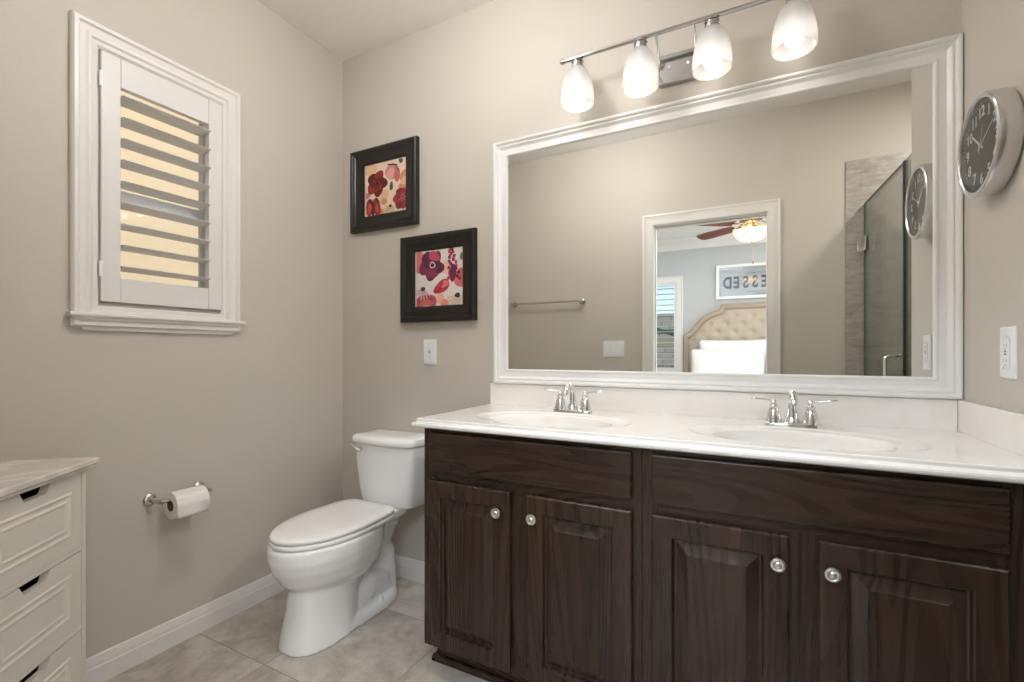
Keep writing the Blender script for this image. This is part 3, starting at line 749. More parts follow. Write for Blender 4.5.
# ------------------------------------------------------------------ VANITY LIGHT
vl = thing('vanity_light', 'four-shade satin nickel bar light on the wall above the mirror', 'light fixture', (1.761, 0, 2.15))
b = MB(); b.box(1.688, -0.030, 2.146, 1.834, -0.0005, 2.256); obj('backplate', b, M_fixture, vl, bevel=0.006, seg=3)
for x in (1.728, 1.794):
    b = MB(); b.sphere((x, -0.032, 2.205), 0.007, 12, 8, sy=0.7); obj('screw_cap', b, M_chrome, vl, smooth=50)
YB = -0.120; ZB = 2.287
b = MB(); b.tube([(1.340, YB, ZB), (2.182, YB, ZB)], 0.0075, 16)
for x in (1.338, 2.184): b.sphere((x, YB, ZB), 0.011, 16, 10)
obj('bar', b, M_fixture, vl, smooth=50)
for x in (1.697, 1.825):
    b = MB(); b.tube([(x, -0.028, 2.215), (x, -0.050, 2.218), (x, -0.080, 2.235), (x, -0.105, 2.265), (x, YB, ZB - 0.004)], 0.0048, 12); obj('arm', b, M_chrome, vl, smooth=50)
SX = (1.399, 1.641, 1.882, 2.123)
for i, x in enumerate(SX):
    b = MB(); b.lathe([(0, 0.004), (0.010, 0.004), (0.010, -0.010), (0.022, -0.013), (0.024, -0.018), (0.020, -0.020), (0.020, -0.032), (0.0245, -0.034), (0.0245, -0.043), (0.0, -0.043)], 24, 'z', (x, YB, ZB)); obj('socket_cup', b, M_fixture, vl, smooth=35)
    b = MB(); zt = ZB - 0.041
    prof = [(0.021, 0.0), (0.030, -0.004), (0.041, -0.018), (0.049, -0.036), (0.0555, -0.058), (0.0600, -0.082), (0.0625, -0.105), (0.0630, -0.120)]
    b.lathe([(r, h) for r, h in prof], 80, 'z', (x, YB, zt), rib=0.006, mi=0)
    b.lathe([(0.0630, -0.120), (0.0632, -0.134), (0.0622, -0.143), (0.0600, -0.143), (0.0606, -0.134), (0.0606, -0.120)], 80, 'z', (x, YB, zt), mi=0)
    sd = obj('glass_shade', b, [M_shade, M_shade_low], vl, smooth=60)
    b = MB(); b.sphere((x, YB, zt - 0.112), 0.0265, 20, 14)
    bu = obj('bulb', b, M_bulb, vl, smooth=60)
    b = MB(); b.lathe([(0.013, -0.001), (0.013, -0.045), (0.018, -0.066), (0.0215, -0.0925)], 20, 'z', (x, YB, zt)); obj('bulb_base', b, M_plastic, bu, smooth=60)

# ------------------------------------------------------------------ PICTURES
def picture(x0, x1, z0, z1, ax0, ax1, az0, az1, label, shapes, bg):
    p = thing('framed_picture', label, 'picture', ((x0 + x1) / 2, 0, z0))
    b = MB()
    w = (x1 - x0 - (ax1 - ax0)) / 2
    b.rings_rect(BACK(0), x0, z0, x1, z1, [(0, 0.001), (0, 0.020), (0.003, 0.028), (0.008, 0.031), (0.018, 0.031), (0.022, 0.027), (0.028, 0.024), (0.032, 0.025), (0.036, 0.021), (w - 0.018, 0.014), (w - 0.012, 0.015), (w - 0.005, 0.012), (w, 0.009), (w, 0.003)])
    obj('frame', b, mat('black_brown_frame', (23, 19, 17), 0.26), p, smooth=25)
    cols = [bg]; b = MB(); b.box(ax0 - 0.003, -0.0055, az0 - 0.003, ax1 + 0.003, -0.002, az1 + 0.003, 0)
    aw, ah = ax1 - ax0, az1 - az0; lay = 0
    for sh_ in shapes:
        kind, cx, cy, rx, ry, rot, col = sh_[:7]; n = sh_[7] if len(sh_) > 7 else 0
        if col not in cols: cols.append(col)
        mi = cols.index(col); lay += 1; d = 0.0055 + 0.00004 * lay
        pts = []
        N = 36
        for i in range(N):
            t = 2 * PI * i / N
            rr = 1.0
            if kind == 'flower': rr = 0.80 + 0.20 * abs(math.cos(n * t / 2 + cx * 9))
            if kind == 'blob': rr = 0.93 + 0.07 * math.sin(3 * t + cx * 20)
            if kind == 'leaf': rr = abs(math.cos(t)) ** 0.6 * 0.6 + 0.4
            a, c = rx * rr * math.cos(t), ry * rr * math.sin(t)
            u = cx + a * math.cos(rot) - c * math.sin(rot); v = cy + a * math.sin(rot) + c * math.cos(rot)
            u = min(max(u, 0.0), 1.0); v = min(max(v, 0.0), 1.0)
            pts.append((ax0 + u * aw, -d, az0 + (1 - v) * ah))
        b.add(pts, [tuple(range(N))], mi)
    art = obj('art_print', b, [mat('art_%d_%d_%d' % c, c, 0.6) for c in cols], p, recalc=False)
    return p

CR, DR, RD, PK, OR_, PE, PU, BK = (226, 214, 196), (96, 24, 24), (142, 40, 36), (196, 130, 124), (208, 136, 102), (218, 180, 140), (92, 26, 52), (40, 30, 34)
def petal_flower(cx, cy, r, col, dark, core=BK, n=5, sq=1.0):
    out = []
    for i in range(n):
        a = 2 * PI * i / n + cx * 5
        out.append(('blob', cx + 0.50 * r * math.cos(a), cy + 0.50 * r * sq * math.sin(a), r * 0.60, r * 0.52 * sq, a, col if i % 2 else dark))
    for i in range(n):
        a = 2 * PI * i / n + cx * 5 + 0.5
        out.append(('blob', cx + 0.30 * r * math.cos(a), cy + 0.30 * r * sq * math.sin(a), r * 0.34, r * 0.26 * sq, a, dark if i % 2 else col))
    if core: out += [('blob', cx, cy, r * 0.17, r * 0.17 * sq, 0, core)]
    return out
def daisy(cx, cy, r, col, core, n=8, a0=0, a1=2 * PI):
    out = []
    for i in range(n):
        a = a0 + (a1 - a0) * i / n
        out.append(('leaf', cx + 0.6 * r * math.cos(a), cy + 0.6 * r * math.sin(a), r * 0.42, r * 0.10, a, col))
    out.append(('blob', cx, cy, r * 0.26, r * 0.2, 0, core)); return out
S1 = [('blob', 0.12, 0.10, 0.16, 0.12, 0, PE), ('blob', 0.92, 0.33, 0.12, 0.11, 0, OR_), ('blob', 0.90, 0.52, 0.12, 0.10, 0.3, OR_), ('blob', 0.92, 0.42, 0.10, 0.08, 0, PE),
      ('blob', 0.04, 0.56, 0.07, 0.06, 0, PK), ('blob', 0.46, 0.62, 0.09, 0.14, 0.3, PE), ('blob', 0.44, 0.72, 0.08, 0.06, 0.3, OR_), ('blob', 0.36, 0.92, 0.14, 0.09, 0, OR_), ('blob', 0.48, 0.90, 0.07, 0.06, 0, PE)]
S1 += petal_flower(0.27, 0.37, 0.24, RD, DR, BK, 5, 0.95)
S1 += [('leaf', 0.24, 0.30, 0.09, 0.03, 0.5, DR), ('leaf', 0.30, 0.42, 0.09, 0.03, -0.6, DR)]
S1 += [('blob', 0.63, 0.21, 0.17, 0.15, 0.4, PK), ('blob', 0.74, 0.27, 0.08, 0.15, -0.2, (186, 98, 98)), ('blob', 0.60, 0.24, 0.10, 0.12, 0.5, (222, 156, 148)), ('leaf', 0.64, 0.09, 0.13, 0.02, 0.2, BK), ('leaf', 0.76, 0.16, 0.08, 0.015, 1.0, BK)]
S1 += petal_flower(0.86, 0.72, 0.19, (150, 40, 48), (116, 26, 38), None, 6, 1.0) + daisy(0.88, 0.70, 0.08, PK, DR, 7)
S1 += [('blob', 0.11, 0.78, 0.11, 0.17, 0.1, RD), ('blob', 0.26, 0.79, 0.11, 0.17, -0.2, RD), ('blob', 0.18, 0.83, 0.05, 0.14, 0, DR), ('leaf', 0.12, 0.68, 0.06, 0.03, 0.9, BK), ('leaf', 0.30, 0.68, 0.07, 0.025, 0.9, BK), ('blob', 0.10, 0.80, 0.05, 0.10, 0.1, (190, 80, 70)), ('blob', 0.28, 0.82, 0.04, 0.09, -0.2, (190, 80, 70))]
S1 += [('blob', 0.62, 0.47, 0.045, 0.085, 0.1, (92, 84, 72)), ('leaf', 0.62, 0.47, 0.07, 0.008, 1.5, BK), ('blob', 0.84, 0.055, 0.055, 0.045, 0.4, (78, 72, 64)), ('blob', 0.85, 0.05, 0.022, 0.02, 0, BK)]
S1 += daisy(0.60, 0.82, 0.14, (204, 176, 120), BK, 9, R(20), R(200))
S2 = [('blob', 0.08, 0.20, 0.14, 0.20, 0, (206, 112, 112)), ('blob', 0.92, 0.52, 0.14, 0.17, 0, (208, 104, 102)), ('blob', 0.62, 0.33, 0.10, 0.12, 0, (236, 186, 160)), ('blob', 0.74, 0.45, 0.08, 0.10, 0, (222, 100, 110)),
      ('blob', 0.20, 0.90, 0.26, 0.16, 0, (176, 84, 100)), ('blob', 0.50, 0.84, 0.09, 0.09, 0.2, (236, 172, 150)), ('blob', 0.60, 0.92, 0.09, 0.07, 0, (226, 140, 124))]
S2 += petal_flower(0.32, 0.27, 0.26, (122, 38, 74), (84, 30, 66), None, 5, 0.92) + [('blob', 0.38, 0.12, 0.13, 0.08, 0.5, (186, 70, 96)), ('blob', 0.33, 0.42, 0.14, 0.07, 0, (134, 44, 70)), ('blob', 0.345, 0.265, 0.062, 0.058, 0, CR), ('blob', 0.345, 0.265, 0.042, 0.040, 0, (50, 20, 44))]
for i in range(26):
    t = i / 26; w_ = 0.03 + 0.10 * t
    S2.append(('blob', 0.725 + (0.075 * t) + w_ * math.sin(i * 2.4), 0.02 + 0.55 * t, 0.035, 0.030, i, [(148, 30, 62), (110, 22, 58), (186, 50, 80)][i % 3]))
S2 += [('blob', 0.77, 0.42, 0.07, 0.16, 0.1, (104, 30, 66)), ('blob', 0.54, 0.64, 0.19, 0.105, -0.5, (186, 54, 70)), ('blob', 0.60, 0.60, 0.09, 0.06, -0.5, (222, 110, 116)), ('leaf', 0.52, 0.63, 0.09, 0.018, -0.9, (110, 20, 36)), ('leaf', 0.47, 0.70, 0.08, 0.03, -0.4, (158, 36, 52))]
S2 += [('blob', 0.19, 0.86, 0.18, 0.10, 0, (160, 60, 66)), ('blob', 0.22, 0.91, 0.14, 0.07, 0, (196, 98, 84)), ('blob', 0.21, 0.97, 0.10, 0.03, 0, (216, 180, 168))]
S2 += daisy(0.86, 0.80, 0.22, (212, 184, 160), BK, 9, R(10), R(190)) + daisy(0.15, 0.66, 0.20, (198, 160, 168), (60, 48, 52), 7, R(40), R(190)) + [('blob', 0.94, 0.17, 0.035, 0.07, 0.1, (118, 124, 112)), ('leaf', 0.94, 0.17, 0.06, 0.008, 1.5, (70, 76, 68))]
picture(0.083, 0.532, 1.777, 2.210, 0.177, 0.463, 1.841, 2.129, 'dark framed poppy picture, the higher of two, near the room corner', S1, (228, 206, 184))
picture(0.428, 0.870, 1.287, 1.715, 0.516, 0.803, 1.352, 1.642, 'dark framed purple anemone picture, the lower of two, nearer the mirror', S2, (222, 214, 208))

# ------------------------------------------------------------------ OUTLETS AND SWITCH
def outlet(fn, uc, vc, label):
    o = thing('power_outlet', label, 'outlet', fn(uc, vc, 0))
    b = MB(); b.rings_rect(fn, uc - 0.0385, vc - 0.062, uc + 0.0385, vc + 0.062, [(0, 0.0005), (0, 0.003), (0.003, 0.0055), (0.006, 0.0062), (0.0215, 0.0064), (0.0218, 0.0045)], cap=True); obj('cover_plate', b, M_plastic, o, smooth=30)
    b = MB(); b.rings_rect(fn, uc - 0.0162, vc - 0.0335, uc + 0.0162, vc + 0.0335, [(0, 0.0045), (0, 0.0080), (0.001, 0.0086)], cap=True); obj('receptacle', b, M_plastic, o, smooth=30)
    b = MB()
    for s_ in (-1, 1):
        for du, hh in ((-0.006, 0.008), (0.006, 0.0065)): b.prism([(uc + du - 0.0008, vc + s_ * 0.019 - hh / 2), (uc + du + 0.0008, vc + s_ * 0.019 - hh / 2), (uc + du + 0.0008, vc + s_ * 0.019 + hh / 2), (uc + du - 0.0008, vc + s_ * 0.019 + hh / 2)], fn, 0.0083, 0.0088)
        b.prism([(uc - 0.002, vc + s_ * 0.019 - 0.011), (uc + 0.002, vc + s_ * 0.019 - 0.011), (uc + 0.002, vc + s_ * 0.019 - 0.0075), (uc - 0.002, vc + s_ * 0.019 - 0.0075)], fn, 0.0083, 0.0088)
    for s_ in (-1, 1): b.prism([(uc - 0.005, vc + s_ * 0.0035 - 0.002), (uc + 0.005, vc + s_ * 0.0035 - 0.002), (uc + 0.005, vc + s_ * 0.0035 + 0.002), (uc - 0.005, vc + s_ * 0.0035 + 0.002)], fn, 0.0083, 0.0092)
    obj('slots', b, mat('slot_grey', (120, 118, 116), 0.5), o)['kind'] = 'stuff'
outlet(BACK(0), 0.5975, 1.140, 'white power outlet on the back wall between toilet and mirror')
outlet(RIGHT(W), -0.303, 1.138, 'white power outlet on the right wall below the round clock')
sp = thing('light_switch', 'white three-rocker light switch plate beside the doorway, seen in the mirror', 'switch', (1.056, -D, 1.163))
b = MB(); fn = FRONT(-D); b.rings_rect(fn, 0.974, 1.101, 1.138, 1.225, [(0, 0.0005), (0, 0.003), (0.003, 0.0055), (0.006, 0.006)], cap=True); obj('cover_plate', b, M_plastic, sp, smooth=30)
for k in (-1, 0, 1):
    c_ = 1.056 + k * 0.046
    b = MB(); b.prism([(c_ - 0.0165, 1.130), (c_ + 0.0165, 1.130), (c_ + 0.0165, 1.196), (c_ - 0.0165, 1.196)], lambda u, v, d: (u, -D + d + (0.002 if v < 1.16 else 0), v), 0.006, 0.0085); obj('rocker', b, M_plastic, sp, bevel=0.0008)

# ------------------------------------------------------------------ WALL CLOCK
CY, CZ, CR_ = -0.258, 1.661, 0.126
ck = thing('wall_clock', 'round brushed aluminium clock with dark face on the right wall', 'clock', (W, CY, CZ))
fnR = lambda u, v, d: (W - d, CY - u, CZ + v)
def latheR(prof, seg=64, c=(0, 0)):
    b = MB(); b.loft([[fnR(c[0] + r * math.cos(2 * PI * i / seg), c[1] + r * math.sin(2 * PI * i / seg), d) for i in range(seg)] for r, d in prof], False, False); return b
obj('case', latheR([(0.001, 0.0005), (CR_ - 0.012, 0.0005), (CR_ - 0.003, 0.004), (CR_, 0.010), (CR_, 0.042), (CR_ - 0.001, 0.0455), (CR_ - 0.004, 0.0475), (CR_ - 0.010, 0.0475), (CR_ - 0.0135, 0.045), (CR_ - 0.0145, 0.036)]), M_alu, ck, smooth=30)
b = latheR([(0.0001, 0.036), (CR_ - 0.0142, 0.036)]); dial = obj('dial', b, mat('charcoal_dial', (66, 66, 62), 0.45), ck)
M_num = mat('white_dial_print', (235, 235, 232), 0.5)
b = MB()
for i in range(60):
    a = R(i * 6); r0, r1, w_ = (0.103, 0.109, 0.0007) if i % 5 else (0.101, 0.109, 0.0012)
    P = lambda r, s_: fnR(r * math.sin(a) + s_ * math.cos(a), r * math.cos(a) - s_ * math.sin(a), 0.0364)
    b.add([P(r0, -w_), P(r0, w_), P(r1, w_), P(r1, -w_)], [(0, 1, 2, 3)])
obj('minute_track', b, M_num, dial, recalc=False)
for i in range(1, 13):
    a = R(i * 30); ux, uz = 0.084 * math.sin(a), 0.084 * math.cos(a)
    b = text_mb(str(i), 0.037, lambda u, v, d: fnR(ux + u, uz + v, 0.0362 + d), 0.0003, 0.0010)
    obj('numeral', b, M_num, dial)
def hand(name, ang, l0, l1, w0, w1, d):
    a = R(ang); b = MB()
    poly = [(-w0, -l0), (w0, -l0), (w1, l1), (-w1, l1)]
    b.prism([(u * math.cos(a) + v * math.sin(a), -u * math.sin(a) + v * math.cos(a)) for u, v in poly], fnR, d, d + 0.0006); return obj(name, b, M_num, ck)
hand('hour_hand', -51, 0.014, 0.064, 0.0034, 0.0026, 0.0375)
hand('minute_hand', 62, 0.016, 0.080, 0.0018, 0.0010, 0.0385)
hand('second_hand', 20, 0.020, 0.050, 0.0006, 0.0004, 0.0395)
obj('center_cap', latheR([(0.0001, 0.0415), (0.004, 0.0415), (0.0048, 0.040), (0.0048, 0.037)], 20), M_num, ck, smooth=30)
obj('crystal', latheR([(0.0001, 0.0425), (CR_ - 0.0142, 0.0425)]), M_picglass, ck)

# ------------------------------------------------------------------ TOWEL BAR (opposite wall, seen in the mirror)
tb = thing('towel_bar', 'brushed nickel towel bar on the wall opposite, seen in the mirror', 'towel bar', (0.50, -D, 1.54))
for x in (0.205, 0.805):
    b = MB(); b.lathe([(0, -D + 0.0005), (0.024, -D + 0.0005), (0.024, -D + 0.007), (0.018, -D + 0.011), (0.011, -D + 0.014), (0.011, -D + 0.062), (0, -D + 0.064)], 24, 'y', (x, 0, 1.54)); obj('post', b, M_nickel, tb, smooth=40)
b = MB(); b.tube([(0.205, -D + 0.052, 1.54), (0.805, -D + 0.052, 1.54)], 0.0075, 14); obj('bar', b, M_nickel, tb, smooth=50)

# ------------------------------------------------------------------ SHOWER DOOR
hx, hy, ex, ey = 2.612, -1.686, 2.648, -0.990
sd = thing('shower_door', 'frameless greenish glass shower door with chrome hinges, seen in the mirror', 'shower door', (hx, hy, 0.095))
dx, dy = ex - hx, ey - hy; L = math.hypot(dx, dy); ux_, uy_ = dx / L, dy / L; nx_, ny_ = -uy_, ux_   # n towards -x (bathroom)
def SD(s, z, d): return (hx + ux_ * s + nx_ * d, hy + uy_ * s + ny_ * d, z)
b = MB(); b.prism([(0.006, 0.10), (L - 0.010, 0.10), (L - 0.010, 2.045), (0.006, 2.045)], SD, -0.005, 0.005); obj('glass_panel', b, M_sglass, sd)
b = MB(); b.prism([(L - 0.012, 0.10), (L + 0.010, 0.10), (L + 0.010, 2.048), (L - 0.012, 2.048)], SD, -0.007, 0.007); obj('edge_seal', b, M_dark, sd)
b = MB(); b.prism([(0.004, 2.045), (L - 0.010, 2.045), (L - 0.010, 2.048), (0.004, 2.048)], SD, -0.005, 0.005); b.prism([(0.004, 0.1), (0.006, 0.1), (0.006, 2.045), (0.004, 2.045)], SD, -0.005, 0.005); obj('polished_edge', b, M_gedge, sd)
for z in (1.80, 0.35):
    b = MB(); b.prism([(0.002, z - 0.045), (0.055, z - 0.045), (0.055, z + 0.045), (0.002, z + 0.045)], SD, 0.006, 0.013); b.prism([(0.002, z - 0.045), (0.055, z - 0.045), (0.055, z + 0.045), (0.002, z + 0.045)], SD, -0.013, -0.006)
    b.prism([(-0.0035, z - 0.045), (0.003, z - 0.045), (0.003, z + 0.045), (-0.0035, z + 0.045)], SD, -0.028, 0.040)
    obj('hinge', b, M_chrome, sd, bevel=0.0015)
b = MB(); s0 = L - 0.055
b.tube([SD(s0, 1.120, 0.005), SD(s0, 1.120, 0.045), SD(s0, 1.118, 0.055), SD(s0, 1.108, 0.062), SD(s0, 1.090, 0.063), SD(s0, 0.960, 0.063), SD(s0, 0.945, 0.062), SD(s0, 0.932, 0.055), SD(s0, 0.930, 0.045), SD(s0, 0.930, 0.005)], 0.0085, 14)
for z in (1.120, 0.930): b.tube([SD(s0, z, 0.005), SD(s0, z, 0.010)], 0.014, 16)
obj('pull_handle', b, M_chrome, sd, smooth=50)
b = MB(); b.box(2.644, -0.972, 0.09, 2.654, -0.502, 2.045); o = obj('shower_glass_panel', b, M_sglass); tag(o, 'fixed glass shower panel between the shower door and the right wall end', 'shower panel')

# unseen ceiling lights added to brighten bathroom and shower
def fill_downlight(x, y, label):
    t = thing('added_recessed_light', label, 'light fixture', (x, y, H))
    b = MB(); b.lathe([(0.095, 0), (0.095, -0.004), (0.088, -0.007), (0.072, -0.004), (0.070, 0)], 36, 'z', (x, y, H)); obj('trim_ring', b, M_white, t, smooth=40)
    b = MB(); b.lathe([(0.0005, -0.0015), (0.070, -0.0015)], 36, 'z', (x, y, H)); obj('lens', b, M_fill_lens, t)
GX, GY, GZ = 1.12, -0.86, 2.535
gl_ = thing('added_ceiling_globe', 'unseen frosted globe added on the bathroom ceiling as fill light', 'light fixture', (GX, GY, H))
b = MB(); b.lathe([(0, 0), (0.07, 0), (0.068, -0.012), (0.035, -0.028), (0.010, -0.030), (0.010, -0.125), (0, -0.125)], 32, 'z', (GX, GY, H)); obj('ceiling_stem', b, M_nickel, gl_, smooth=40)
b = MB(); b.sphere((GX, GY, GZ), 0.095, 28, 16); obj('globe', b, M_fill_globe, gl_, smooth=60)
fill_downlight(3.2, -0.8, 'unseen round recessed light added in the shower ceiling as fill')

# ================================================================== BEDROOM (seen through the doorway in the mirror)
BX0, BX1, BY0, BY1 = -0.9, 4.7, -5.20, -D - T
M_carpet = mat('beige_carpet', (176, 164, 148), 0.95)
b = MB(); b.box(BX0, BY0 - 0.2, -0.10, BX1, BY1, 0); struct('floor_bedroom', b, M_carpet)
b = MB(); b.box(BX0 - 0.15, BY0 - 0.2, H, BX1 + 0.15, BY1, H + 0.1); struct('ceiling_bedroom', b, mat('white_ceiling_paint', (235, 233, 230), 0.8))
b = MB(); b.box(BX0 - 0.15, BY0 - 0.2, 0, BX0, BY1, H); struct('wall_bedroom_left', b, M_wall_bed)
# bedroom right wall with a wide unseen window, added for the side fill light
b = MB(); b.box(BX1, BY0 - 0.2, 0, BX1 + 0.15, -4.6, H); b.box(BX1, -2.3, 0, BX1 + 0.15, BY1, H); b.box(BX1, -4.6, 0, BX1 + 0.15, -2.3, 0.5); b.box(BX1, -4.6, 2.3, BX1 + 0.15, -2.3, H)
struct('wall_bedroom_right', b, M_wall_bed)
b = MB(); b.rings_rect(RIGHT(BX1 + 0.10), -4.6, 0.5, -2.3, 2.3, [(0, 0), (0, 0.05), (0.06, 0.05), (0.06, 0)]); b.box(BX1 + 0.06, -3.48, 0.5, BX1 + 0.10, -3.42, 2.3); struct('window_3_added', b, M_trim)
b = MB(); b.box(3.72, BY1, 0, BX1 + 0.15, BY1 + T, H); b.box(BX0 - 0.15, BY1, 0, -0.15, BY1 + T, H); struct('wall_bedroom_near', b, M_wall_bed)
# the bedroom face of the shared wall
b = MB(); b.box(BX0, BY1 - 0.004, 0, DX0 - 0.0, BY1, H); b.box(DX1, BY1 - 0.004, 0, BX1, BY1, H); b.box(DX0, BY1 - 0.004, DZ, DX1, BY1, H); struct('wall_bedroom_doorway', b, M_wall_bed)
# far wall with window_2
GX0, GX1, GZ0, GZ1 = 0.30, 1.022, 0.875, 2.135
b = MB(); b.box(BX0, BY0 - 0.15, 0, GX0, BY0, H); b.box(GX1, BY0 - 0.15, 0, BX1, BY0, H); b.box(GX0, BY0 - 0.15, 0, GX1, BY0, GZ0); b.box(GX0, BY0 - 0.15, GZ1, GX1, BY0, H)
struct('wall_bedroom_far', b, M_wall_bed)
b = MB(); prof = [(0, 0), (0.0, 0.022), (0.012, 0.024), (0.02, 0.016), (0.085, 0.013), (0.09, 0.010), (0.09, -0.02)]
b.rings_rect(FRONT(BY0), GX0 - 0.09, GZ0 - 0.09, GX1 + 0.09, GZ1 + 0.09, prof); struct('window_2', b, M_trim, smooth=30)
b = MB(); b.box(GX0, BY0 - 0.09, GZ0, GX1, BY0 - 0.086, GZ1); struct('window_2_pane', b, M_glass)
for nm, fn_, u0, u1 in (('trim_crown_far', FRONT(BY0), BX0, BX1), ('trim_crown_left', LEFT(BX0), BY0, BY1), ('trim_crown_right', RIGHT(BX1), BY0, BY1), ('trim_crown_near', BACK(BY1 - 0.004), BX0, BX1)):
    cp = [(0, H - 0.145), (0.010, H - 0.145), (0.014, H - 0.125), (0.035, H - 0.085), (0.070, H - 0.045), (0.095, H - 0.020), (0.100, H), (0, H)]
    b = MB(); b.loft([[fn_(u0, z, d) for d, z in cp], [fn_(u1, z, d) for d, z in cp]]); struct(nm, b, M_trim, smooth=40)
# bedroom shutter
bs = thing('window_shutter', 'white louvered shutter on the bedroom window, seen in the mirror', 'shutter', (0.66, BY0, GZ0))
obj('stile', MB().box(GX1 - 0.032, BY0 - 0.03, GZ0, GX1, BY0, GZ1), M_shutter, bs); obj('stile', MB().box(GX0, BY0 - 0.03, GZ0, GX0 + 0.032, BY0, GZ1), M_shutter, bs)
obj('rail', MB().box(GX0 + 0.032, BY0 - 0.03, GZ0, GX1 - 0.032, BY0, GZ0 + 0.04), M_shutter, bs); obj('rail', MB().box(GX0 + 0.032, BY0 - 0.03, GZ1 - 0.04, GX1 - 0.032, BY0, GZ1), M_shutter, bs)
for k in range(15):
    zc = GZ0 + 0.085 + k * 0.0785
    b = MB(); r0 = []; r1 = []
    for i in range(12):
        a = 2 * PI * i / 12; y, z = 0.040 * math.cos(a), 0.006 * math.sin(a); r0.append((GX0 + 0.033, BY0 - 0.015 + y, zc + z)); r1.append((GX1 - 0.033, BY0 - 0.015 + y, zc + z))
    b.loft([r0, r1]); obj('louver', b, M_shutter, bs, smooth=40)
# outside the bedroom window
b = MB(); b.box(-30, -40, -0.32, 30, 20, -0.30); struct('ground', b, mat('lawn_green', (92, 110, 62), 0.9))
nb = thing('neighbor_building', 'low beige house with shingled roof beyond the bedroom window', 'building', (-2, -12, -0.3))
obj('wall', MB().box(-7, -15, -0.3, 3, -12.2, 1.6), mat('beige_siding', (176, 164, 140), 0.8), nb)
M_roof = mat('grey_brown_shingles', (150, 142, 128), 0.9); v = world_pos(M_roof, (1, 1, 1)); n, l, bb_ = nodes(M_roof)
br = n.new('ShaderNodeTexBrick'); br.inputs['Scale'].default_value = 1.0; br.inputs['Brick Width'].default_value = 0.5; br.inputs['Row Height'].default_value = 0.16; br.inputs['Mortar Size'].default_value = 0.015
br.inputs['Color1'].default_value = (*lin((168, 160, 144)), 1); br.inputs['Color2'].default_value = (*lin((150, 142, 126)), 1); br.inputs['Mortar'].default_value = (*lin((112, 104, 92)), 1)
mp = world_pos(M_roof, (1, 1, 1), (R(90), 0, 0)); l.new(mp, br.inputs['Vector']); l.new(br.outputs[0], bb_.inputs['Base Color'])
b = MB(); b.prism([(-11.6, 0.8), (-13.4, 2.35), (-15.6, 1.3), (-15.6, 1.2), (-13.4, 2.2), (-11.6, 0.7)], lambda u, v, d: (d, u, v), -7.5, 3.5); obj('roof', b, M_roof, nb)
sf = thing('screen_enclosure', 'dark green screen enclosure frame outside the bedroom window', 'enclosure', (0, -8.6, -0.3))
M_grn = mat('dark_green_metal', (52, 84, 74), 0.5)
for P0, P1, r_ in (((-3, -8.6, 1.58), (2.2, -8.6, 1.58), 0.045), ((-1.6, -8.6, 2.30), (1.3, -8.6, 1.20), 0.035)):
    b = MB(); b.tube([P0, P1], r_, 8); obj('beam', b, M_grn, sf)
for x in (-3.0, 2.2):
    b = MB(); b.box(x - 0.04, -8.64, -0.3, x + 0.04, -8.56, 1.6); obj('post', b, M_grn, sf)

# ceiling fan
FX, FY = 1.985, -3.50
fan = thing('ceiling_fan', 'brass ceiling fan with reddish wood blades and lit bowl, seen in the mirror', 'ceiling fan', (FX, FY, H))
M_brass = mat('antique_brass', (0.55, 0.36, 0.16), 0.25, 1.0)
M_blade = mat('red_cherry_blade', (112, 58, 44), 0.4)
b = MB(); b.lathe([(0, 0), (0.075, 0), (0.070, -0.03), (0.03, -0.06), (0.014, -0.065), (0.014, -0.13)], 28, 'z', (FX, FY, H)); obj('canopy_rod', b, M_brass, fan, smooth=50)
b = MB(); b.lathe([(0.014, -0.12), (0.07, -0.125), (0.115, -0.15), (0.135, -0.19), (0.130, -0.235), (0.10, -0.265), (0.06, -0.275), (0.06, -0.30), (0.085, -0.315), (0.085, -0.345), (0.04, -0.352), (0.0, -0.352)], 36, 'z', (FX, FY, H)); obj('motor_housing', b, M_brass, fan, smooth=50)
for k in range(5):
    a = R(180 + 36 + 72 * k); c_, s_ = math.cos(a), math.sin(a)
    P = lambda r, w_, z: (FX + r * c_ - w_ * s_, FY + r * s_ + w_ * c_, H - 0.300 + z)
    tl = 0.010
    out = [(0.19, -0.050), (0.30, -0.062), (0.50, -0.069), (0.62, -0.066), (0.655, -0.045), (0.665, 0.0), (0.655, 0.045), (0.62, 0.066), (0.50, 0.069), (0.30, 0.062), (0.19, 0.050)]
    b = MB(); n_ = len(out); top = [P(r, w_, 0.004 - w_ * 0.26) for r, w_ in out]; bot = [P(r, w_, -0.004 - w_ * 0.26) for r, w_ in out]
    b.loft([bot, top]); bl = obj('blade', b, M_blade, fan)
    b = MB(); b.tube([P(0.10, 0, 0.02), P(0.15, 0, -0.004), P(0.22, 0, -0.008)], [0.014, 0.012, 0.020], 10, flat=0.4); obj('blade_bracket', b, M_brass, bl)
b = MB(); b.lathe([(0.165, -0.362), (0.168, -0.368), (0.162, -0.39), (0.140, -0.425), (0.100, -0.455), (0.050, -0.472), (0.0, -0.476)], 40, 'z', (FX, FY, H)); obj('light_bowl', b, M_bowl, fan, smooth=60)
b = MB(); b.lathe([(0.165, -0.362), (0.172, -0.366), (0.168, -0.352), (0.08, -0.348)], 40, 'z', (FX, FY, H)); obj('bowl_rim', b, M_brass, fan, smooth=50)
for k in range(3):
    a = R(120 * k + 20); b = MB(); b.sphere((FX + 0.08 * math.cos(a), FY + 0.08 * math.sin(a), H - 0.395), 0.024, 14, 10); obj('bulb', b, M_fanbowl_glow, fan, smooth=60)
b = MB(); b.sphere((FX, FY, H - 0.484), 0.010, 12, 8); obj('finial', b, M_brass, fan, smooth=60)
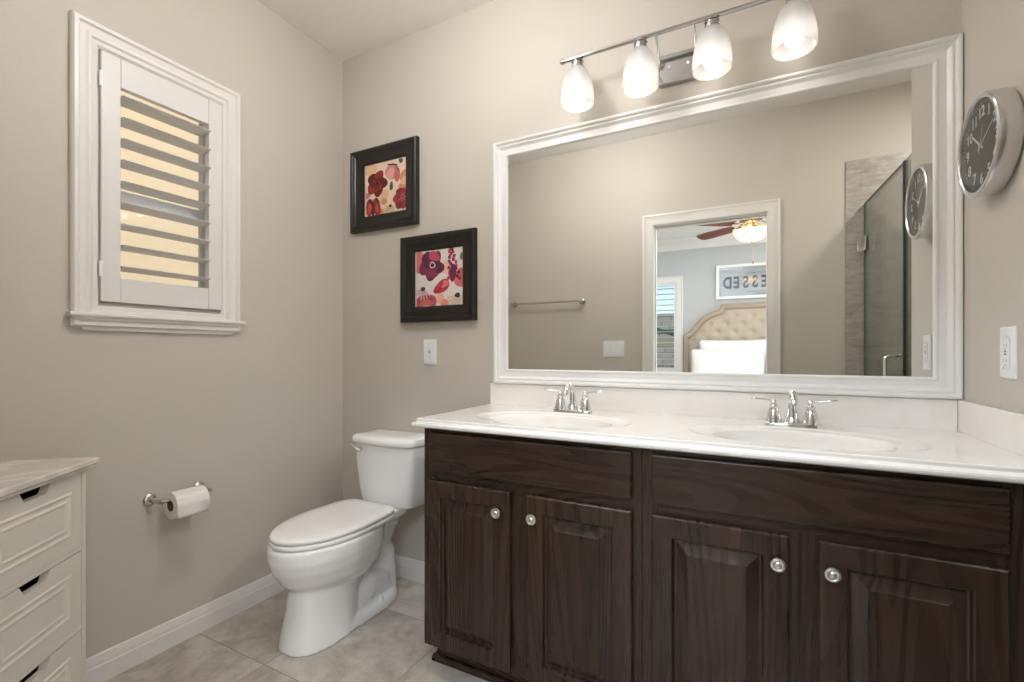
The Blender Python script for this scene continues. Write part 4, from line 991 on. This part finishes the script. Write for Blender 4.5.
b = MB(); b.tube([(FX + 0.02, FY, H - 0.474), (FX + 0.02, FY, H - 0.68)], 0.0018, 6); b.sphere((FX + 0.02, FY, H - 0.69), 0.011, 10, 8, sz=1.6); obj('pull_chain', b, M_brass, fan, smooth=50)

# wall sign
sg = thing('wall_sign', 'white framed word sign above the bed, seen reversed in the mirror', 'sign', (2.03, BY0, 1.86))
x0, x1, z0, z1 = 1.547, 2.505, 1.862, 2.330
b = MB(); b.rings_rect(FRONT(BY0), x0, z0, x1, z1, [(0, 0.001), (0, 0.028), (0.004, 0.032), (0.036, 0.032), (0.040, 0.028), (0.040, 0.012)]); obj('frame', b, mat('white_sign_frame', (236, 234, 230), 0.4), sg)
M_board = mat('pale_grey_plank_board', (196, 202, 208), 0.5); v = world_pos(M_board, (2, 2, 26)); n, l, bb_ = nodes(M_board)
l.new(ramp(M_board, noise(M_board, v, 1.0, 3, 0.5), [(0.3, (202, 208, 213)), (0.7, (228, 231, 234))]), bb_.inputs['Base Color'])
b = MB(); b.box(x0 + 0.036, BY0 + 0.008, z0 + 0.036, x1 - 0.036, BY0 + 0.014, z1 - 0.036); obj('board', b, M_board, sg)
fnS = lambda u, v, d: (2.026 - u, BY0 + 0.0145 + d, 2.075 + v)
M_let = mat('charcoal_lettering', (74, 76, 88), 0.6)
b = MB(); lw = 0.112
for i, ch in enumerate('BLESSED'):
    u0 = (i - 3) * lw
    text_mb(ch, 0.215, lambda u, v, d: fnS(u + u0, v, d), 0.001, 0.007, mb=b, sx=0.72)
obj('lettering', b, M_let, sg, recalc=False)
b = MB()
for zc, a_, b_ in ((0.125, -0.30, 0.12), (-0.125, -0.33, 0.10), (-0.150, -0.18, 0.02)):
    pts = [(a_ + (b_ - a_) * i / 40, zc + 0.010 * math.sin(i * 1.7) * math.cos(i * 0.6)) for i in range(41)]
    b = MB(); b.tube([fnS(u, v, 0.001) for u, v in pts], 0.0028, 6); obj('script_flourish', b, M_let, sg)
b = MB(); b.box(x0 + 0.04, BY0 + 0.020, z0 + 0.04, x1 - 0.04, BY0 + 0.022, z1 - 0.04); obj('glass', b, M_picglass, sg)

# bed
BXC = 1.99
bed = thing('bed', 'bed with arched tufted beige headboard, seen in the mirror through the doorway', 'bed', (BXC, -4.1, 0))
half = [(0.86, 0.0), (0.86, 1.375), (0.835, 1.395), (0.79, 1.420), (0.735, 1.48), (0.68, 1.56), (0.63, 1.615), (0.56, 1.660), (0.48, 1.695), (0.405, 1.722), (0.388, 1.760), (0.360, 1.788), (0.30, 1.796), (0.15, 1.797)]
outl = [(BXC - x, z) for x, z in half] + [(BXC + x, z) for x, z in reversed(half)]
M_lin = mat('beige_linen', (184, 168, 150), 0.9); M_lin2 = mat('tan_linen_border', (168, 150, 130), 0.85)
def inset(pl, k):
    cx_, cz_ = BXC, 0.9; n_ = len(pl); out = []
    for i in range(n_):
        a = Vector(pl[i - 1] if i else (pl[0][0], -1)); c = Vector(pl[(i + 1)] if i < n_ - 1 else (pl[-1][0], -1)); p = Vector(pl[i])
        t1 = (p - a).normalized(); t2 = (c - p).normalized(); t = (t1 + t2).normalized(); nn_ = Vector((t.y, -t.x)); out.append((p.x + nn_.x * k, p.y + nn_.y * k if pl[i][1] > 0 else 0))
    return out
b = MB(); HY_ = BY0 + 0.012
o0, o1, o2, o3 = outl, inset(outl, 0.022), inset(outl, 0.060), inset(outl, 0.080)
b.loft([[(x, HY_, z) for x, z in o0], [(x, HY_ + 0.065, z) for x, z in o0], [(x, HY_ + 0.085, z) for x, z in o1], [(x, HY_ + 0.085, z) for x, z in o2], [(x, HY_ + 0.060, z) for x, z in o3]], True, True)
hb = obj('headboard', b, M_lin2, bed, smooth=40)
# tufted field
b = MB(); nx2, nz2 = 84, 60; x0, x1, z0, z1 = BXC - 0.775, BXC + 0.775, 0.55, 1.712
def top_at(x):
    u = abs(x - BXC); pts = [(BXC - p[0], p[1]) for p in inset(outl, 0.085)][:len(half)]
    best = 1.711
    for (ua, za), (ub, zb) in zip(pts[:-1], pts[1:]):
        if min(ua, ub) <= u <= max(ua, ub) and abs(ua - ub) > 1e-6: best = za + (zb - za) * (u - ua) / (ub - ua)
    return best
tufts = []
for r_ in range(9):
    for c_ in range(-4, 5):
        tufts.append((BXC + (c_ + (0.5 if r_ % 2 else 0)) * 0.21, 0.72 + r_ * 0.115))
V = []
for j in range(nz2 + 1):
    for i in range(nx2 + 1):
        x = x0 + (x1 - x0) * i / nx2; zt = top_at(x); z = z0 + (zt - z0) * j / nz2
        dmin = min(math.hypot(x - a, z - c) for a, c in tufts)
        e_ = min(1, min(i, nx2 - i, j + 3, nz2 - j) / 3)
        V.append((x, HY_ + 0.060 + 0.030 * e_ * (1 - math.exp(-(dmin / 0.035) ** 2)) , z))
F_ = [(j * (nx2 + 1) + i, j * (nx2 + 1) + i + 1, (j + 1) * (nx2 + 1) + i + 1, (j + 1) * (nx2 + 1) + i) for j in range(nz2) for i in range(nx2)]
b.add(V, F_); obj('tufting', b, M_lin, hb, smooth=80)
b = MB(); b.box(BXC - 0.80, -5.10, 0.30, BXC + 0.80, -3.05, 0.66); obj('mattress', b, mat('white_sheet', (236, 230, 226), 0.9), bed, bevel=0.05, seg=4)
b = MB(); b.box(BXC - 0.82, -5.10, 0.05, BXC + 0.82, -3.02, 0.30); obj('bed_frame', b, M_lin2, bed, bevel=0.02)
b = MB(); b.box(BXC - 0.83, -4.55, 0.35, BXC + 0.83, -3.00, 0.72); obj('duvet', b, mat('white_duvet', (238, 232, 228), 0.95), bed, bevel=0.06, seg=4)
def pillow(cx, y, zb, w, h, t, lean, label):
    b = MB(); n1, n2 = 28, 18; V = []; F = []
    for side in (1, -1):
        base = len(V)
        for j in range(n2 + 1):
            for i in range(n1 + 1):
                u, v_ = -1 + 2 * i / n1, -1 + 2 * j / n2
                th = t / 2 * (max(0, (1 - u ** 4)) * max(0, (1 - v_ ** 4))) ** 0.55
                pin = 1 - 0.05 * (1 - abs(v_)) if abs(u) > 0.6 else 1
                x = cx + u * w / 2 * (1 - 0.035 * (1 - v_ * v_) ) ; zz = (v_ * (1 - 0.05 * (1 - u * u)) + 1) * h / 2
                yy = side * th
                V.append((x, y + yy + lean * zz * -1, zb + zz))
        for j in range(n2):
            for i in range(n1):
                q = base + j * (n1 + 1) + i; F.append((q, q + 1, q + n1 + 2, q + n1 + 1) if side > 0 else (q, q + n1 + 1, q + n1 + 2, q + 1))
    b.add(V, F); bm = None
    o = obj('pillow', b, mat('white_pillow_cotton', (240, 234, 229), 0.95), smooth=70)
    me = o.data; bm = bmesh.new(); bm.from_mesh(me); bmesh.ops.remove_doubles(bm, verts=bm.verts, dist=0.0005); bmesh.ops.recalc_face_normals(bm, faces=bm.faces); bm.to_mesh(me); bm.free()
    tag(o, label, 'pillow', 'white pillows on the bed'); return o
pillow(1.77, -4.93, 0.68, 0.86, 0.63, 0.17, 0.12, 'white upright pillow leaning on the headboard, left back one in the mirror')
pillow(2.62, -4.94, 0.68, 0.80, 0.62, 0.17, 0.12, 'white upright pillow leaning on the headboard, right back one in the mirror')
pillow(1.70, -4.72, 0.68, 0.88, 0.50, 0.17, 0.14, 'white front pillow before the left back pillow in the mirror')
pillow(2.60, -4.72, 0.68, 0.86, 0.50, 0.17, 0.14, 'white front pillow before the right back pillow in the mirror')
